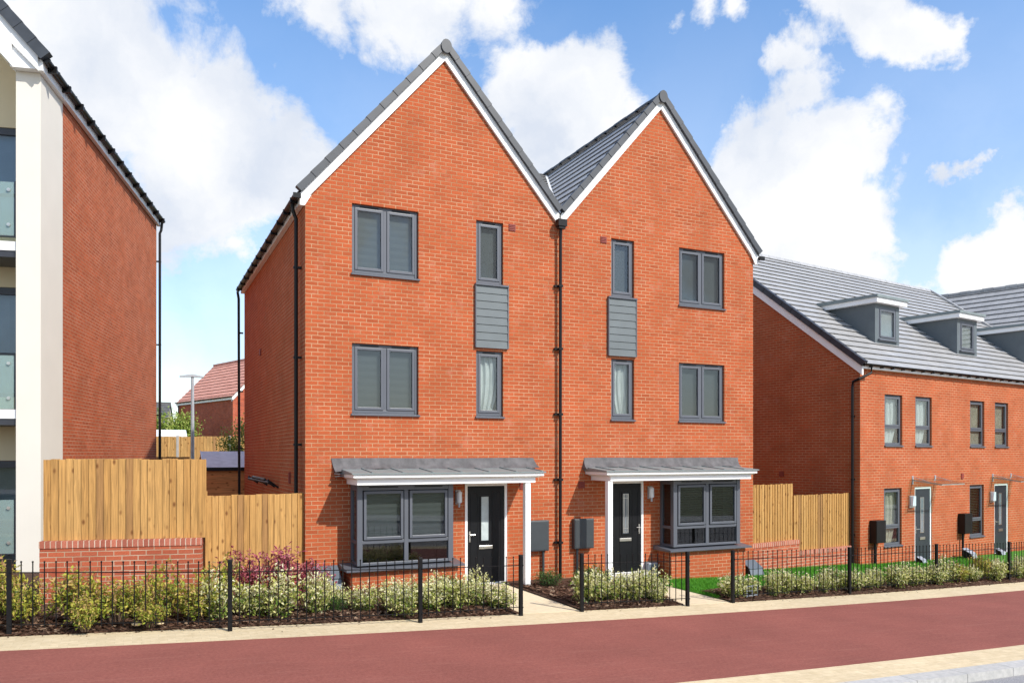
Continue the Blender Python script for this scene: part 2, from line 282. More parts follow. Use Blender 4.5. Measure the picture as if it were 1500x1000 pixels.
# ------------------------------------------------------------------ object helpers
def tag(o, label=None, cat=None, group=None, kind=None):
    if label: o['label'] = label
    if cat: o['category'] = cat
    if group: o['group'] = group
    if kind: o['kind'] = kind
    return o
def empty(name, loc=(0, 0, 0), rz=0, label=None, cat=None, group=None):
    o = bpy.data.objects.new(name, None); COL.objects.link(o); o.location = loc; o.rotation_euler = (0, 0, rz)
    o.empty_display_size = .2
    return tag(o, label, cat, group)
class MB:
    def __init__(s): s.v = []; s.f = []; s.uv = []; s.mi = []
    def face(s, pts, uv=None, mi=0):
        n = len(s.v); s.v += [tuple(p) for p in pts]; s.f.append(tuple(range(n, n+len(pts)))); s.uv.append(uv); s.mi.append(mi); return s
    def box(s, x0, x1, y0, y1, z0, z1, mi=0, skip=''):
        if x0 > x1: x0, x1 = x1, x0
        if y0 > y1: y0, y1 = y1, y0
        if z0 > z1: z0, z1 = z1, z0
        P = [(x0,y0,z0),(x1,y0,z0),(x1,y1,z0),(x0,y1,z0),(x0,y0,z1),(x1,y0,z1),(x1,y1,z1),(x0,y1,z1)]
        for k, q in (('b',(3,2,1,0)),('t',(4,5,6,7)),('f',(0,1,5,4)),('r',(1,2,6,5)),('k',(2,3,7,6)),('l',(3,0,4,7))):
            if k not in skip: s.face([P[i] for i in q], mi=mi)
        return s
    def hexa(s, P, mi=0):      # 8 points: bottom 0-3 (ccw from above), top 4-7
        for q in ((3,2,1,0),(4,5,6,7),(0,1,5,4),(1,2,6,5),(2,3,7,6),(3,0,4,7)): s.face([P[i] for i in q], mi=mi)
        return s
    def bar(s, a, b, w, h, mi=0):   # rectangular bar between two points
        a = Vector(a); b = Vector(b); d = (b-a).normalized(); up = Vector((0,0,1)) if abs(d.z) < .95 else Vector((0,1,0))
        r = d.cross(up).normalized()*w/2; u = r.cross(d).normalized()*h/2
        P = [a-r-u, a+r-u, b+r-u, b-r-u, a-r+u, a+r+u, b+r+u, b-r+u]
        return s.hexa(P, mi)
    def tube(s, pts, r, n=8, caps=True, mi=0):
        pts = [Vector(p) for p in pts]; rings = []
        rr = r if isinstance(r, (list, tuple)) else [r]*len(pts)
        for i, p in enumerate(pts):
            d = (pts[min(i+1, len(pts)-1)]-pts[max(i-1, 0)]).normalized()
            up = Vector((0,0,1)) if abs(d.z) < .9 else Vector((1,0,0))
            a = d.cross(up).normalized(); b = a.cross(d).normalized()
            rings.append([p+(a*math.cos(2*math.pi*k/n)+b*math.sin(2*math.pi*k/n))*rr[i] for k in range(n)])
        for i in range(len(pts)-1):
            for k in range(n):
                k2 = (k+1) % n; s.face([rings[i][k], rings[i][k2], rings[i+1][k2], rings[i+1][k]], mi=mi)
        if caps: s.face(rings[0][::-1], mi=mi); s.face(rings[-1], mi=mi)
        return s
    def ball(s, c, r, n=6, mi=0):
        c = Vector(c)
        for i in range(n//2):
            t0 = math.pi*i/(n//2); t1 = math.pi*(i+1)/(n//2)
            for k in range(n):
                p0 = 2*math.pi*k/n; p1 = 2*math.pi*(k+1)/n
                f = lambda t, p: c+Vector((math.sin(t)*math.cos(p), math.sin(t)*math.sin(p), math.cos(t)))*r
                if i == 0: s.face([f(t0,p0), f(t1,p0), f(t1,p1)], mi=mi)
                elif i == n//2-1: s.face([f(t0,p0), f(t1,p0), f(t0,p1)], mi=mi)
                else: s.face([f(t0,p0), f(t1,p0), f(t1,p1), f(t0,p1)], mi=mi)
        return s
    def mirror(s, sx):
        if sx < 0:
            s.v = [(-x, y, z) for x, y, z in s.v]
            s.f = [tuple(reversed(f)) for f in s.f]; s.uv = [u[::-1] if u else u for u in s.uv]
        return s
    def build(s, name, mat, parent=None, bevel=0, smooth=False, sx=1):
        s.mirror(sx)
        me = bpy.data.meshes.new(name); me.from_pydata(s.v, [], s.f)
        uvl = me.uv_layers.new(name='UVMap')
        me.update()
        for p in me.polygons:
            u = s.uv[p.index]
            if u is None:
                n = p.normal
                if abs(n.z) > .72: f = lambda c: (c.x, c.y)
                elif abs(n.x) > abs(n.y): f = lambda c: (c.y+.1, c.z)
                else: f = lambda c: (c.x, c.z)
                u = [f(me.vertices[i].co) for i in p.vertices]
            for li, w in zip(p.loop_indices, u): uvl.data[li].uv = w
            p.material_index = s.mi[p.index]
            if smooth: p.use_smooth = True
        for mm in (mat if isinstance(mat, (list, tuple)) else [mat]): me.materials.append(M[mm])
        o = bpy.data.objects.new(name, me); COL.objects.link(o)
        if parent is not None: o.parent = parent
        if bevel:
            bm = bmesh.new(); bm.from_mesh(me); bmesh.ops.remove_doubles(bm, verts=bm.verts, dist=1e-5); bm.to_mesh(me); bm.free()
            b = o.modifiers.new('bevel', 'BEVEL'); b.width = bevel; b.segments = 2; b.limit_method = 'ANGLE'
        return o
def B(*a, **k): return MB().box(*a, **k)

# ------------------------------------------------------------------ terrain
def zg(x, y):
    z = -.038*(max(-30, min(18, x))-3.5)
    if x > 18: z -= .01*(min(x, 60)-18)
    z += .06*max(0, min(y-6, 26))
    return z
def curve(x):
    if x < -45: return curve(-45) + (x+45)*(-.0042*2*48.5)
    if x > 50: return curve(50) + (x-50)*(.0042*2*46.5)
    return -4.0+.0042*(x-3.5)**2
def ribbon(name, o0, o1, top, mat, x0=-120, x1=140, skirt=.2, step=1.0, sub=1):
    """slab following the street curve between two offsets (o0 nearer the camera)"""
    mb = MB(); xs = [x0+step*i for i in range(int((x1-x0)/step)+1)]
    n = lambda x, o: (x, curve(x)+o, zg(x, curve(x)+o)+top)
    for a, b in zip(xs, xs[1:]):
        mb.face([n(a,o0), n(b,o0), n(b,o1), n(a,o1)])
        lo = lambda p: (p[0], p[1], p[2]-skirt)
        mb.face([lo(n(a,o0)), lo(n(b,o0)), n(b,o0), n(a,o0)]); mb.face([n(a,o1), n(b,o1), lo(n(b,o1)), lo(n(a,o1))])
    return tag(mb.build(name, mat), kind='structure')
# one ground sheet to the horizon, a little below the laid surfaces
mb = MB()
gx = [-900, -400, -150, -60, -30, -15, -5, 0, 5, 10, 18, 30, 60, 150, 400, 900]; gy = [-900, -300, -60, -20, -8, 0, 6, 12, 20, 32, 60, 150, 400, 900]
for a, b in zip(gx, gx[1:]):
    for c, d in zip(gy, gy[1:]):
        mb.face([(x, y, zg(x, y)-.17) for x, y in ((a,c),(b,c),(b,d),(a,d))])
tag(mb.build('ground', 'earth'), kind='structure')
ribbon('road', -14.0, -4.22, -.10, 'road')
ribbon('kerb', -4.215, -3.97, 0.006, 'kerb')
ribbon('pavement_edge', -3.967, -3.37, 0.0, 'buff')
ribbon('cycle_path', -3.367, .02, .002, 'redpath')
ribbon('pavement_strip', .023, .83, .004, 'buff')
ribbon('far_pavement', -17.5, -14.1, 0.0, 'kerb')
# granite speck line: joints of the kerb stones and of the sett strip are thin grooves laid on top

def poly_slab(name, pts, top, mat, kind='structure', skirt=.2, nsub=0):
    mb = MB(); P = [(x, y, zg(x, y)+top) for x, y in pts]
    mb.face(P)
    for i in range(len(P)):
        a, b = P[i], P[(i+1) % len(P)]
        mb.face([(a[0],a[1],a[2]-skirt), (b[0],b[1],b[2]-skirt), b, a])
    o = mb.build(name, mat)
    return tag(o, kind=kind)
def bedfront(x): return curve(x)+.835
# front garden paths
poly_slab('garden_path', [(2.78, bedfront(2.78)), (3.86, bedfront(3.86)), (4.03, -.3), (4.03, -.02), (3.0, -.02), (3.0, -.9)], .010, 'bufflight')
poly_slab('garden_path', [(6.02, bedfront(6.02)), (7.06, bedfront(7.06)), (7.35, -1.2), (7.38, -.02), (6.35, -.02), (6.35, -.9)], .010, 'bufflight')
# planting beds (mounded) and lawns
def bed(name, x0f, x1f, backf, mat='mulch', top=.03, front=None, step=.25, mound=.05):
    front = front or bedfront
    mb = MB(); xs = []; x = x0f
    while x < x1f-1e-6: xs.append(x); x += step
    xs.append(x1f); nn = 10; G = []
    for x in xs:
        row = []; y0 = front(x)+.004; y1 = backf(x)
        for j in range(nn+1):
            y = y0+(y1-y0)*j/nn
            e = min(j/2.5, 1)*min(1, (x-x0f)/.2+.15)*min(1, (x1f-x)/.2+.15)
            h = top+mound*e*(.6+.8*noise.noise(Vector((x*2.3, y*2.3, 1))))+.016*noise.noise(Vector((x*11, y*11, 3)))*e
            row.append((x, y, zg(x, y)+max(.006, h)))
        G.append(row)
    for i in range(len(G)-1):
        for j in range(nn): mb.face([G[i][j], G[i+1][j], G[i+1][j+1], G[i][j+1]])
        mb.face([(G[i][0][0], G[i][0][1], G[i][0][2]-.2), (G[i+1][0][0], G[i+1][0][1], G[i+1][0][2]-.2), G[i+1][0], G[i][0]])
    return tag(mb.build(name, mat, smooth=True), kind='structure')
bed('flower_bed', -9, 2.76, lambda x: 0.2 if x > -1.8 else ((-1.02-.22*(x+4.05)+.2) if x > -4.1 else 4.2))
bed('flower_bed', 3.88, 5.99, lambda x: .0)
bed('flower_bed', 7.4, 40, lambda x: curve(x)+1.95)
bed('flower_bed', 7.08, 7.39, lambda x: curve(x)+1.2)
bed('lawn', 7.4, 40, lambda x: curve(x)+4.6 if x < 14 else min(.7+.15*(x-14.8), curve(x)+6), mat='lawn', top=.02, front=lambda x: curve(x)+1.955, mound=.02)
bed('lawn', 7.09, 7.39, lambda x: -.02, mat='lawn', top=.012, front=lambda x: curve(x)+1.215, mound=.02)

# ------------------------------------------------------------------ walls with openings
def clip(poly, n, d):
    """keep n.p <= d (2-D)"""
    out = []
    for i in range(len(poly)):
        a, b = poly[i], poly[(i+1) % len(poly)]
        da = n[0]*a[0]+n[1]*a[1]-d; db = n[0]*b[0]+n[1]*b[1]-d
        if da <= 0: out.append(a)
        if (da < 0 < db) or (db < 0 < da):
            t = da/(da-db); out.append((a[0]+t*(b[0]-a[0]), a[1]+t*(b[1]-a[1])))
    return out
def wallface(mb, x0, x1, z0, z1, opens, clips, y=0, reveal=.1, axis='x'):
    xs = sorted(set([x0, x1]+[o[0] for o in opens]+[o[1] for o in opens])); zs = sorted(set([z0, z1]+[o[2] for o in opens]+[o[3] for o in opens]))
    def P(u, v, d=0): return (u, y+d, v) if axis == 'x' else (y+d, u, v)
    for a, b in zip(xs, xs[1:]):
        for c, d in zip(zs, zs[1:]):
            mx, mz = (a+b)/2, (c+d)/2
            if any(o[0] < mx < o[1] and o[2] < mz < o[3] for o in opens): continue
            q = [(a,c),(b,c),(b,d),(a,d)]
            for n, dd in clips:
                q = clip(q, n, dd)
                if len(q) < 3: break
            if len(q) >= 3: mb.face([P(*p) for p in q])
    for o in opens:
        r = o[4] if len(o) > 4 else reveal
        a, b, c, d = o[:4]
        mb.face([P(a,c), P(a,d), P(a,d,r), P(a,c,r)]); mb.face([P(b,d), P(b,c), P(b,c,r), P(b,d,r)])
        mb.face([P(a,d), P(b,d), P(b,d,r), P(a,d,r)]); mb.face([P(b,c), P(a,c), P(a,c,r), P(b,c,r)])
def frame_rect(mb, x0, x1, y0, y1, z0, z1, w, wb=None):
    wb = wb or w
    mb.box(x0, x0+w, y0, y1, z0, z1); mb.box(x1-w, x1, y0, y1, z0, z1)
    mb.box(x0+w, x1-w, y0, y1, z1-w, z1); mb.box(x0+w, x1-w, y0, y1, z0, z0+wb)
def window(parent, x0, x1, z0, z1, cols=(1,), transom=None, y=.055, blind='blind', kind='slat', sx=1, sillw=.05, cover=(0, 1), low_dark=True, label=None, sill=True, fw=.055):
    """gray framed window set in an opening; cols = fractions; transom = z of a low transom"""
    g = .006
    X0, X1, Z0, Z1 = x0+g, x1-g, z0+g+.02, z1-g
    f = MB(); frame_rect(f, X0, X1, y, y+.07, Z0, Z1, fw)
    edges = [X0+fw]; tot = sum(cols); W = X1-X0-2*fw
    acc = 0
    for c in cols: acc += c; edges.append(X0+fw+W*acc/tot)
    for e in edges[1:-1]: f.box(e-.03, e+.03, y+.003, y+.067, Z0+fw, Z1-fw)
    if transom: f.box(X0+fw, X1-fw, y+.001, y+.069, transom-.03, transom+.03)
    # trickle vent slots over the sashes
    fo = f.build('window', 'grey', parent, bevel=.005, sx=sx)
    if label: fo['label'] = label
    for i in range(len(edges)-1):
        a = edges[i]+(.03 if i else 0); b = edges[i+1]-(.03 if i < len(edges)-2 else 0)
        lo = (transom+.03) if transom else Z0+fw
        s = MB(); frame_rect(s, a+.002, b-.002, y-.014, y+.05, lo+.002, Z1-fw-.002, .05)
        s.build('sash', 'grey', fo, bevel=.006, sx=sx)
        MB().box(a+.1, b-.1, y-.012, y+.002, Z1-fw+.016, Z1-fw+.036).build('trickle_vent', 'black', fo, sx=sx)
        B(a+.051, b-.051, y+.012, y+.018, lo+.051, Z1-fw-.051).build('pane', 'glass', fo, sx=sx)
        if transom:
            B(a+.001, b-.001, y+.022, y+.028, Z0+fw+.001, transom-.031).build('pane', 'glass', fo, sx=sx)
    yb = y+.085
    zb0 = Z0+.03
    make_cover(fo, X0+.02, X1-.02, yb, zb0, Z1-.02, blind, kind, sx)
    if sill:
        s = MB(); s.hexa([(x0-.03,-.04,z0-.035),(x1+.03,-.04,z0-.035),(x1+.03,y+.02,z0-.035),(x0-.03,y+.02,z0-.035),(x0-.03,-.04,z0-.004),(x1+.03,-.04,z0-.004),(x1+.03,y+.02,z0+.02),(x0-.03,y+.02,z0+.02)])
        # cut to sit inside the reveal
        s = MB(); s.hexa([(x0-.02,-.045,z0-.03),(x1+.02,-.045,z0-.03),(x1+.02,-.002,z0-.03),(x0-.02,-.002,z0-.03),(x0-.02,-.045,z0-.006),(x1+.02,-.045,z0-.006),(x1+.02,-.002,z0+.008),(x0-.02,-.002,z0+.008)])
        s.hexa([(x0+.002,-.001,z0+.001),(x1-.002,-.001,z0+.001),(x1-.002,y+.01,z0+.001),(x0+.002,y+.01,z0+.001),(x0+.002,-.001,z0+.009),(x1-.002,-.001,z0+.009),(x1-.002,y+.01,z0+.022),(x0+.002,y+.01,z0+.022)])
        s.build('sill', 'grey', fo, sx=sx)
    return fo
def make_cover(fo, x0, x1, y, z0, z1, mat, kind, sx):
    c = MB()
    if kind == 'slat':        # venetian blind
        n = int((z1-z0)/.05); h = (z1-z0)/n
        for i in range(n): 
            a = z0+i*h; c.face([(x0,y+.008,a),(x1,y+.008,a),(x1,y-.002,a+h*.95),(x0,y-.002,a+h*.95)])
        c.face([(x0,y+.02,z0),(x1,y+.02,z0),(x1,y+.02,z1),(x0,y+.02,z1)])
        nm = 'blind'
    elif kind == 'open':      # venetian blind, slats open on the dark room
        n = int((z1-z0)/.05); h = (z1-z0)/n
        for i in range(n):
            a = z0+i*h; c.face([(x0,y+.02,a),(x1,y+.02,a),(x1,y-.012,a+h*.5),(x0,y-.012,a+h*.5)])
        nm = 'blind'
    elif kind == 'roller': 
        n = 9; h = (z1-z0)/n     # cellular blind: shallow horizontal pleats
        for i in range(n):
            a = z0+i*h
            c.face([(x0,y,a),(x1,y,a),(x1,y+.004,a+h/2),(x0,y+.004,a+h/2)]); c.face([(x0,y+.004,a+h/2),(x1,y+.004,a+h/2),(x1,y,a+h),(x0,y,a+h)])
        nm = 'blind'
    elif kind == 'vertical':
        n = max(3, int((x1-x0)/.085)); w = (x1-x0)/n
        for i in range(n):
            a = x0+i*w; c.face([(a,y,z0),(a+w,y+.025,z0),(a+w,y+.025,z1),(a,y,z1)])
        nm = 'blind'
    elif kind == 'plain':
        c.face([(x0,y,z0),(x1,y,z0),(x1,y,z1),(x0,y,z1)]); nm = 'blind'
    else:                      # curtain drapes
        n = 26; nm = 'curtain'; rs = random.Random(int(abs(x0*97+z0*31)))
        def yy(u, v): return y+.03+.025*math.sin(u*23+.8*math.sin(v*3+x0))+.01*math.sin(u*51+v)
        lim = 1.0 if kind == 'curtain' else .68
        for i in range(n):
            for j in range(8):
                u0, u1 = i/n, (i+1)/n; v0, v1 = j/8, (j+1)/8
                k = lambda u, v: (x0+(x1-x0)*u*(lim+(0 if kind == 'curtain' else .3*math.sin(v*2.6))), yy(u, v), z0+(z1-z0)*v)
                c.face([k(u0,v0), k(u1,v0), k(u1,v1), k(u0,v1)])
        b = MB(); b.face([(x0,y+.1,z0),(x1,y+.1,z0),(x1,y+.1,z1),(x0,y+.1,z1)]); b.build('room_back', 'winback', fo, sx=sx)
    c.build(nm, mat, fo, sx=sx)

# ------------------------------------------------------------------ roofs
def slope(mb, o, along, up, length, height, exposure=.33, lift=.042, clips=(), uoff=0):
    """stepped tile courses on a plane: o = lower corner, along = unit vector, up = unit up-slope vector; clips = list of (point, normal): keep (p-point).normal <= 0"""
    o = Vector(o); along = Vector(along); up = Vector(up); nrm = along.cross(up).normalized()
    if nrm.z < 0: nrm = -nrm
    n = int(math.ceil(height/exposure-1e-6)); 
    for i in range(n):
        a = i*exposure; b = min((i+1)*exposure, height)
        lo = o+up*a+nrm*lift; hi = o+up*(b+.07)-nrm*lift*.2
        for q, uvq in (([lo, lo+along*length, hi+along*length, hi], [(0, i+.02), (length, i+.02), (length, i+.98), (0, i+.98)]),
                  ([lo-nrm*lift*.45, lo-nrm*lift*.45+along*length, lo+along*length, lo], [(0, i+.03), (length, i+.03), (length, i+.04), (0, i+.04)])):
            pts = [(p, Vector(u)) for p, u in zip(q, uvq)]
            for cp, cn in clips:
                cp = Vector(cp); cn = Vector(cn); out = []
                for k in range(len(pts)):
                    (p1, u1), (p2, u2) = pts[k], pts[(k+1) % len(pts)]
                    d1 = (p1-cp).dot(cn); d2 = (p2-cp).dot(cn)
                    if d1 <= 0: out.append((p1, u1))
                    if (d1 < 0 < d2) or (d2 < 0 < d1):
                        t = d1/(d1-d2); out.append((p1+(p2-p1)*t, u1+(u2-u1)*t))
                pts = out
                if len(pts) < 3: break
            if len(pts) >= 3: mb.face([p for p, u in pts], uv=[(u.x+uoff, u.y) for p, u in pts])
def verge(mb, a, b, w=.14, h=.19, n=8, mi=0, sidew=.0):
    """row of overlapping verge caps from a (low) to b (high)"""
    a = Vector(a); b = Vector(b); d = (b-a)/n; dn = d.normalized(); side = Vector((0, 1, 0)) if abs(dn.y) < .3 else Vector((1, 0, 0))
    side = (side-dn*side.dot(dn)).normalized(); up = side.cross(dn); up = up if up.z > 0 else -up
    for i in range(n):
        p = a+d*i; q = p+d*1.04; k = .010
        P = [p-side*w/2-side*k-up*(h/2), p+side*w/2+side*k-up*(h/2), q+side*w/2-up*(h/2), q-side*w/2-up*(h/2),
             p-side*w/2-side*k+up*(h/2+k), p+side*w/2+side*k+up*(h/2+k), q+side*w/2+up*(h/2), q-side*w/2+up*(h/2)]
        mb.hexa(P, mi)
def gutter(mb, a, b, out, r=.055, n=7):
    """half round gutter from a to b, rim height at a.z; out = outward unit vector"""
    a = Vector(a); b = Vector(b); out = Vector(out); c = out*r
    prof = [(-out*r*math.cos(math.pi*k/n)+Vector((0,0,-r*math.sin(math.pi*k/n)))) for k in range(n+1)]
    for k in range(n): mb.face([a+c+prof[k], b+c+prof[k], b+c+prof[k+1], a+c+prof[k+1]])
    prof2 = [p*.88+Vector((0,0,.0)) for p in prof]
    for k in range(n): mb.face([a+c+prof2[k+1], b+c+prof2[k+1], b+c+prof2[k], a+c+prof2[k]])
    for e in (a, b): mb.face([e+c+p for p in prof])
    mb.face([a+c+prof[0], b+c+prof[0], b+c+prof2[0], a+c+prof2[0]]); mb.face([a+c+prof[-1], b+c+prof[-1], b+c+prof2[-1], a+c+prof2[-1]])

PITCH = 1.147       # main gable rise per metre
EAVE = 7.15; RX = 2.66; VX = 5.2; ZR = EAVE+PITCH*RX; ZV = ZR-PITCH*(VX-RX); DEP = 8.95
def rise(x): return EAVE+PITCH*x if x < RX else ZR-PITCH*(x-RX)

def main_house(name, label, ox, sx, blinds, shared_pipe):
    rt = empty(name, (ox, 0, 0), 0, label, 'house', 'pair of tall gabled brick houses')
    OP = [(.85, 2.14, 5.92, 7.215), (.85, 2.14, 3.32, 4.63), (3.335, 3.925, 5.96, 7.215), (3.335, 3.925, 3.32, 4.63), (3.095, 4.01, -.12, 2.0, .07)]
    OPb = OP+[(.86, 2.62, .55, 2.02, .25)]
    w = MB()
    cl = [((-PITCH, 1), EAVE), ((PITCH, 1), EAVE+2*PITCH*RX)]
    VXr = VX if shared_pipe else VX
    wallface(w, 0, VX, -.6, ZR+.1, OPb, cl)
    wallface(w, 0, VX, -.6, ZR+.1, [], cl, y=DEP)
    w.face([(0,0,-.6),(0,0,EAVE),(0,DEP,EAVE),(0,DEP,-.6)])
    w.build('wall', 'brick', rt, sx=sx)
    # ---- roof: two gable slopes and the link slope behind the valley
    th = .10; s = math.sqrt(1+PITCH**2); up = Vector((1/s, 0, PITCH/s)); up2 = Vector((-1/s, 0, PITCH/s))
    oh = .13                                     # eaves overhang
    vt = .24                                      # tile plane above brick line (vertical)
    r = MB()
    slope(r, (-oh, -.05, EAVE-PITCH*oh+vt), (0,1,0), up, DEP+.1, (RX+oh)*s, exposure=.34, lift=.030)
    # right slope, cut by the valley against the link roof
    YR = 5.4                                      # depth at which the link roof reaches the ridge
    lz0 = ZV+vt; ls = (ZR-ZV)/YR                  # link roof: z = lz0 + ls*y
    rs = MB()
    # right slope lower edge at the valley x=VX
    nlink = Vector((0, -ls, 1)).normalized()
    slope(r, (VX, -.05, ZV+vt), (0,1,0), up2, DEP+.1, (VX-RX)*s, exposure=.34, lift=.030, clips=[((0,0,lz0-.012), -nlink)])
    l2 = math.sqrt(1+ls*ls); upl = Vector((0, 1/l2, ls/l2)); nr = Vector((PITCH, 0, 1)).normalized()
    slope(r, (RX, 0, lz0), (1,0,0), upl, VX-RX, YR*l2, exposure=.34, clips=[((RX,0,ZR+vt-.012), -nr)])
    # back side of the link roof
    r.face([(RX, YR, ZR+vt), (VX, YR, ZR+vt), (VX, DEP, ZR+vt-1.2), (RX, DEP, ZR+vt-1.2)], uv=[(0,0),(2,0),(2,3),(0,3)])
    ro = r.build('roof', 'tile', rt, sx=sx)
    # pale valley lining
    a = Vector((VX-.01, -.02, lz0+.02)); b = Vector((RX+.02, YR, ZR+vt+.03))
    MB().bar(a+Vector((0,.05,.03)), b, .05, .02).build('valley_flashing', 'white', ro, sx=sx)
    # ridge caps
    rc = MB(); n = 20
    for i in range(n):
        y0 = -.10+(DEP+.2)*i/n; y1 = y0+(DEP+.2)/n*1.03; rad = .11+(.008 if i % 2 else 0)
        k = 8; pr = [(math.cos(math.pi*j/k)*rad, math.sin(math.pi*j/k)*rad*.85) for j in range(k+1)]
        for j in range(k): rc.face([(RX+pr[j][0], y0, ZR+vt+.0+pr[j][1]), (RX+pr[j+1][0], y0, ZR+vt+pr[j+1][1]), (RX+pr[j+1][0], y1, ZR+vt+pr[j+1][1]), (RX+pr[j][0], y1, ZR+vt+pr[j][1])])
        rc.face([(RX+p[0], y0, ZR+vt+p[1]) for p in pr])
    # ridge end plate
    n = 14
    ring = [(RX+.108*math.cos(2*math.pi*j/n), ZR+vt+.0+.135*math.sin(2*math.pi*j/n)) for j in range(n)]
    rc.face([(x, -.15, z) for x, z in ring])
    for j in range(n): rc.face([(ring[j][0], -.15, ring[j][1]), (ring[j][0], -.1, ring[j][1]), (ring[(j+1) % n][0], -.1, ring[(j+1) % n][1]), (ring[(j+1) % n][0], -.15, ring[(j+1) % n][1])])
    rc.build('ridge_tiles', 'tile_dark', ro, sx=sx)
    v = MB(); vo = .245
    verge(v, (-oh, -.07, EAVE-PITCH*oh+vo+.06), (RX, -.07, ZR+vo+.06), n=11, h=.118, w=.10)
    verge(v, (VX-.03, -.07, ZV+.03+vo+.06), (RX, -.07, ZR+vo+.06), n=11, h=.118, w=.10)
    v.build('verge_tiles', 'tile_dark', ro, sx=sx)
    # white bargeboards
    bb = MB(); y0, y1 = -.055, -.004
    lo = .0; hi = .235
    def barge(xa, xb, za, zb, foot=None):
        bb.hexa([(xa,y0,za+lo),(xb,y0,zb+lo),(xb,y1,zb+lo),(xa,y1,za+lo),(xa,y0,za+hi),(xb,y0,zb+hi),(xb,y1,zb+hi),(xa,y1,za+hi)])
    barge(-.02, RX, EAVE-PITCH*.02, ZR); barge(RX, VX-.02, ZR, ZV+PITCH*.02)
    bb.hexa([(-.105,y0,EAVE-.11),(-.0205,y0,EAVE-.11),(-.0205,y1,EAVE-.11),(-.105,y1,EAVE-.11),(-.105,y0,EAVE+.10),(-.0205,y0,EAVE+.18),(-.0205,y1,EAVE+.18),(-.105,y1,EAVE+.10)])
    bb.face([(-.0205,y0-.001,EAVE-.11),(.10,y0-.001,EAVE+.095),(-.0205,y0-.001,EAVE+.0)])
    bb.build('bargeboard', 'white', rt, sx=sx)
    # eaves: white soffit/fascia, gutter with brackets
    B(-.10, -.006, .0, DEP, EAVE-.06, EAVE+.10).build('fascia', 'white', rt, sx=sx)
    g = MB(); gz = EAVE+.06
    gutter(g, (-.102, -.12, gz), (-.102, DEP+.06, gz), (-1,0,0), r=.062)
    for i in range(12):
        y = .2+i*.77; g.box(-.235, -.1, y-.02, y+.02, gz-.085, gz+.01)
    g.box(-.235, -.1, -.14, -.10, gz-.075, gz+.012)
    g.build('gutter', 'black', rt, sx=sx)
    for y, top in ((.36, gz-.05), (DEP+.12, gz-.05)):
        p = MB(); 
        if y < 1: p.tube([(-.17, y, top), (-.15, y, top-.14), (-.10, y, top-.26), (-.10, y, -.5)], .036)
        else: p.tube([(-.17, y, top), (-.14, y, top-.2), (-.12, y, -.5)], .036)
        for z in (6.0, 4.35, 2.75, 1.2):
            p.box(-.15, .0 if y < 1 else -.02, y-.03, y+.03, z-.02, z+.02)
        p.build('downpipe', 'black', rt, sx=sx)
    if shared_pipe:
        p = MB(); x = VX-.02
        p.box(x-.10, x+.10, -.21, -.07, ZV-.02, ZV+.12); p.box(x-.075, x+.075, -.19, -.09, ZV-.07, ZV-.02)
        p.tube([(x, -.12, ZV-.05), (x, -.10, ZV-.3), (x, -.09, -.3)], .034)
        for z in (6.05, 4.75, 3.4, 2.05, .75): p.box(x-.11, x+.045, -.06, -.002, z-.022, z+.022); p.box(x-.045, x+.045, -.135, -.05, z-.022, z+.022)
        p.build('downpipe', 'black', rt)
    # windows
    b = blinds
    window(rt, .85, 2.14, 5.92, 7.215, (1, 1), blind=b[0][0], kind=b[0][1], sx=sx)
    window(rt, .85, 2.14, 3.32, 4.63, (1, 1), blind=b[1][0], kind=b[1][1], sx=sx)
    window(rt, 3.335, 3.925, 5.96, 7.215, blind=b[2][0], kind=b[2][1], sx=sx, sill=False)
    window(rt, 3.335, 3.925, 3.32, 4.63, blind=b[3][0], kind=b[3][1], sx=sx)
    # cladding panel between the narrow windows
    c = MB(); z0, z1 = 4.685, 5.925; n = 8; h = (z1-z0)/n
    for i in range(n):
        a = z0+i*h; c.hexa([(3.32,-.052,a),(4.0,-.052,a),(4.0,-.004,a),(3.32,-.004,a),(3.32,-.040,a+h-.006),(4.0,-.040,a+h-.006),(4.0,-.004,a+h-.006),(3.32,-.004,a+h-.006)])
    co = c.build('cladding_panel', 'clad', rt, sx=sx)
    t = MB(); t.box(3.30, 4.02, -.075, -.001, z1-.006+.001, z1+.03); t.box(4.001, 4.022, -.058, -.001, z0, z1-.006); t.box(3.30, 3.3195, -.058, -.001, z0, z1-.006); t.build('cladding_trim', 'grey', co, sx=sx)
    # red vents
    for x, z in ((4.12, 7.15), (4.66, 1.93) if sx < 0 else (4.36, 1.93)):
        q = MB(); q.box(x-.075, x+.075, -.012, -.001, z-.07, z+.07)
        for k in range(4): q.box(x-.062, x+.062, -.022, -.0125, z-.055+k*.032, z-.038+k*.032)
        q.build('air_vent', 'redvent', rt, sx=sx)
    # ---- canopy
    c = MB(); X0, X1 = .66, (4.40 if sx > 0 else 4.57)
    c.box(X0+.09, X1-.14, -.775, -.002, 2.025, 2.118)
    c.hexa([(X0+.075,-.785,2.1185),(X1-.125,-.785,2.1185),(X1-.125,-.002,2.1185),(X0+.075,-.002,2.1185),(X0+.02,-.855,2.155),(X1-.02,-.855,2.155),(X1-.02,-.002,2.155),(X0+.02,-.002,2.155)]); c.box(X0, X1, -.87, -.002, 2.1555, 2.215)
    cn = c.build('canopy', 'white', rt, bevel=.004, sx=sx)
    t = MB(); t.hexa([(X0-.03,-.90,2.216),(X1+.03,-.90,2.216),(X1+.03,-.002,2.216),(X0-.03,-.002,2.216),(X0-.03,-.90,2.24),(X1+.03,-.90,2.24),(X1+.03,-.002,2.31),(X0-.03,-.002,2.31)])
    for k in range(7):
        x = X0+.35+k*.56
        if k < 6.5: t.bar((x, -.86, 2.247), (x, -.05, 2.318), .03, .02)
    t.build('canopy_roof', 'canopy_top', cn, sx=sx)
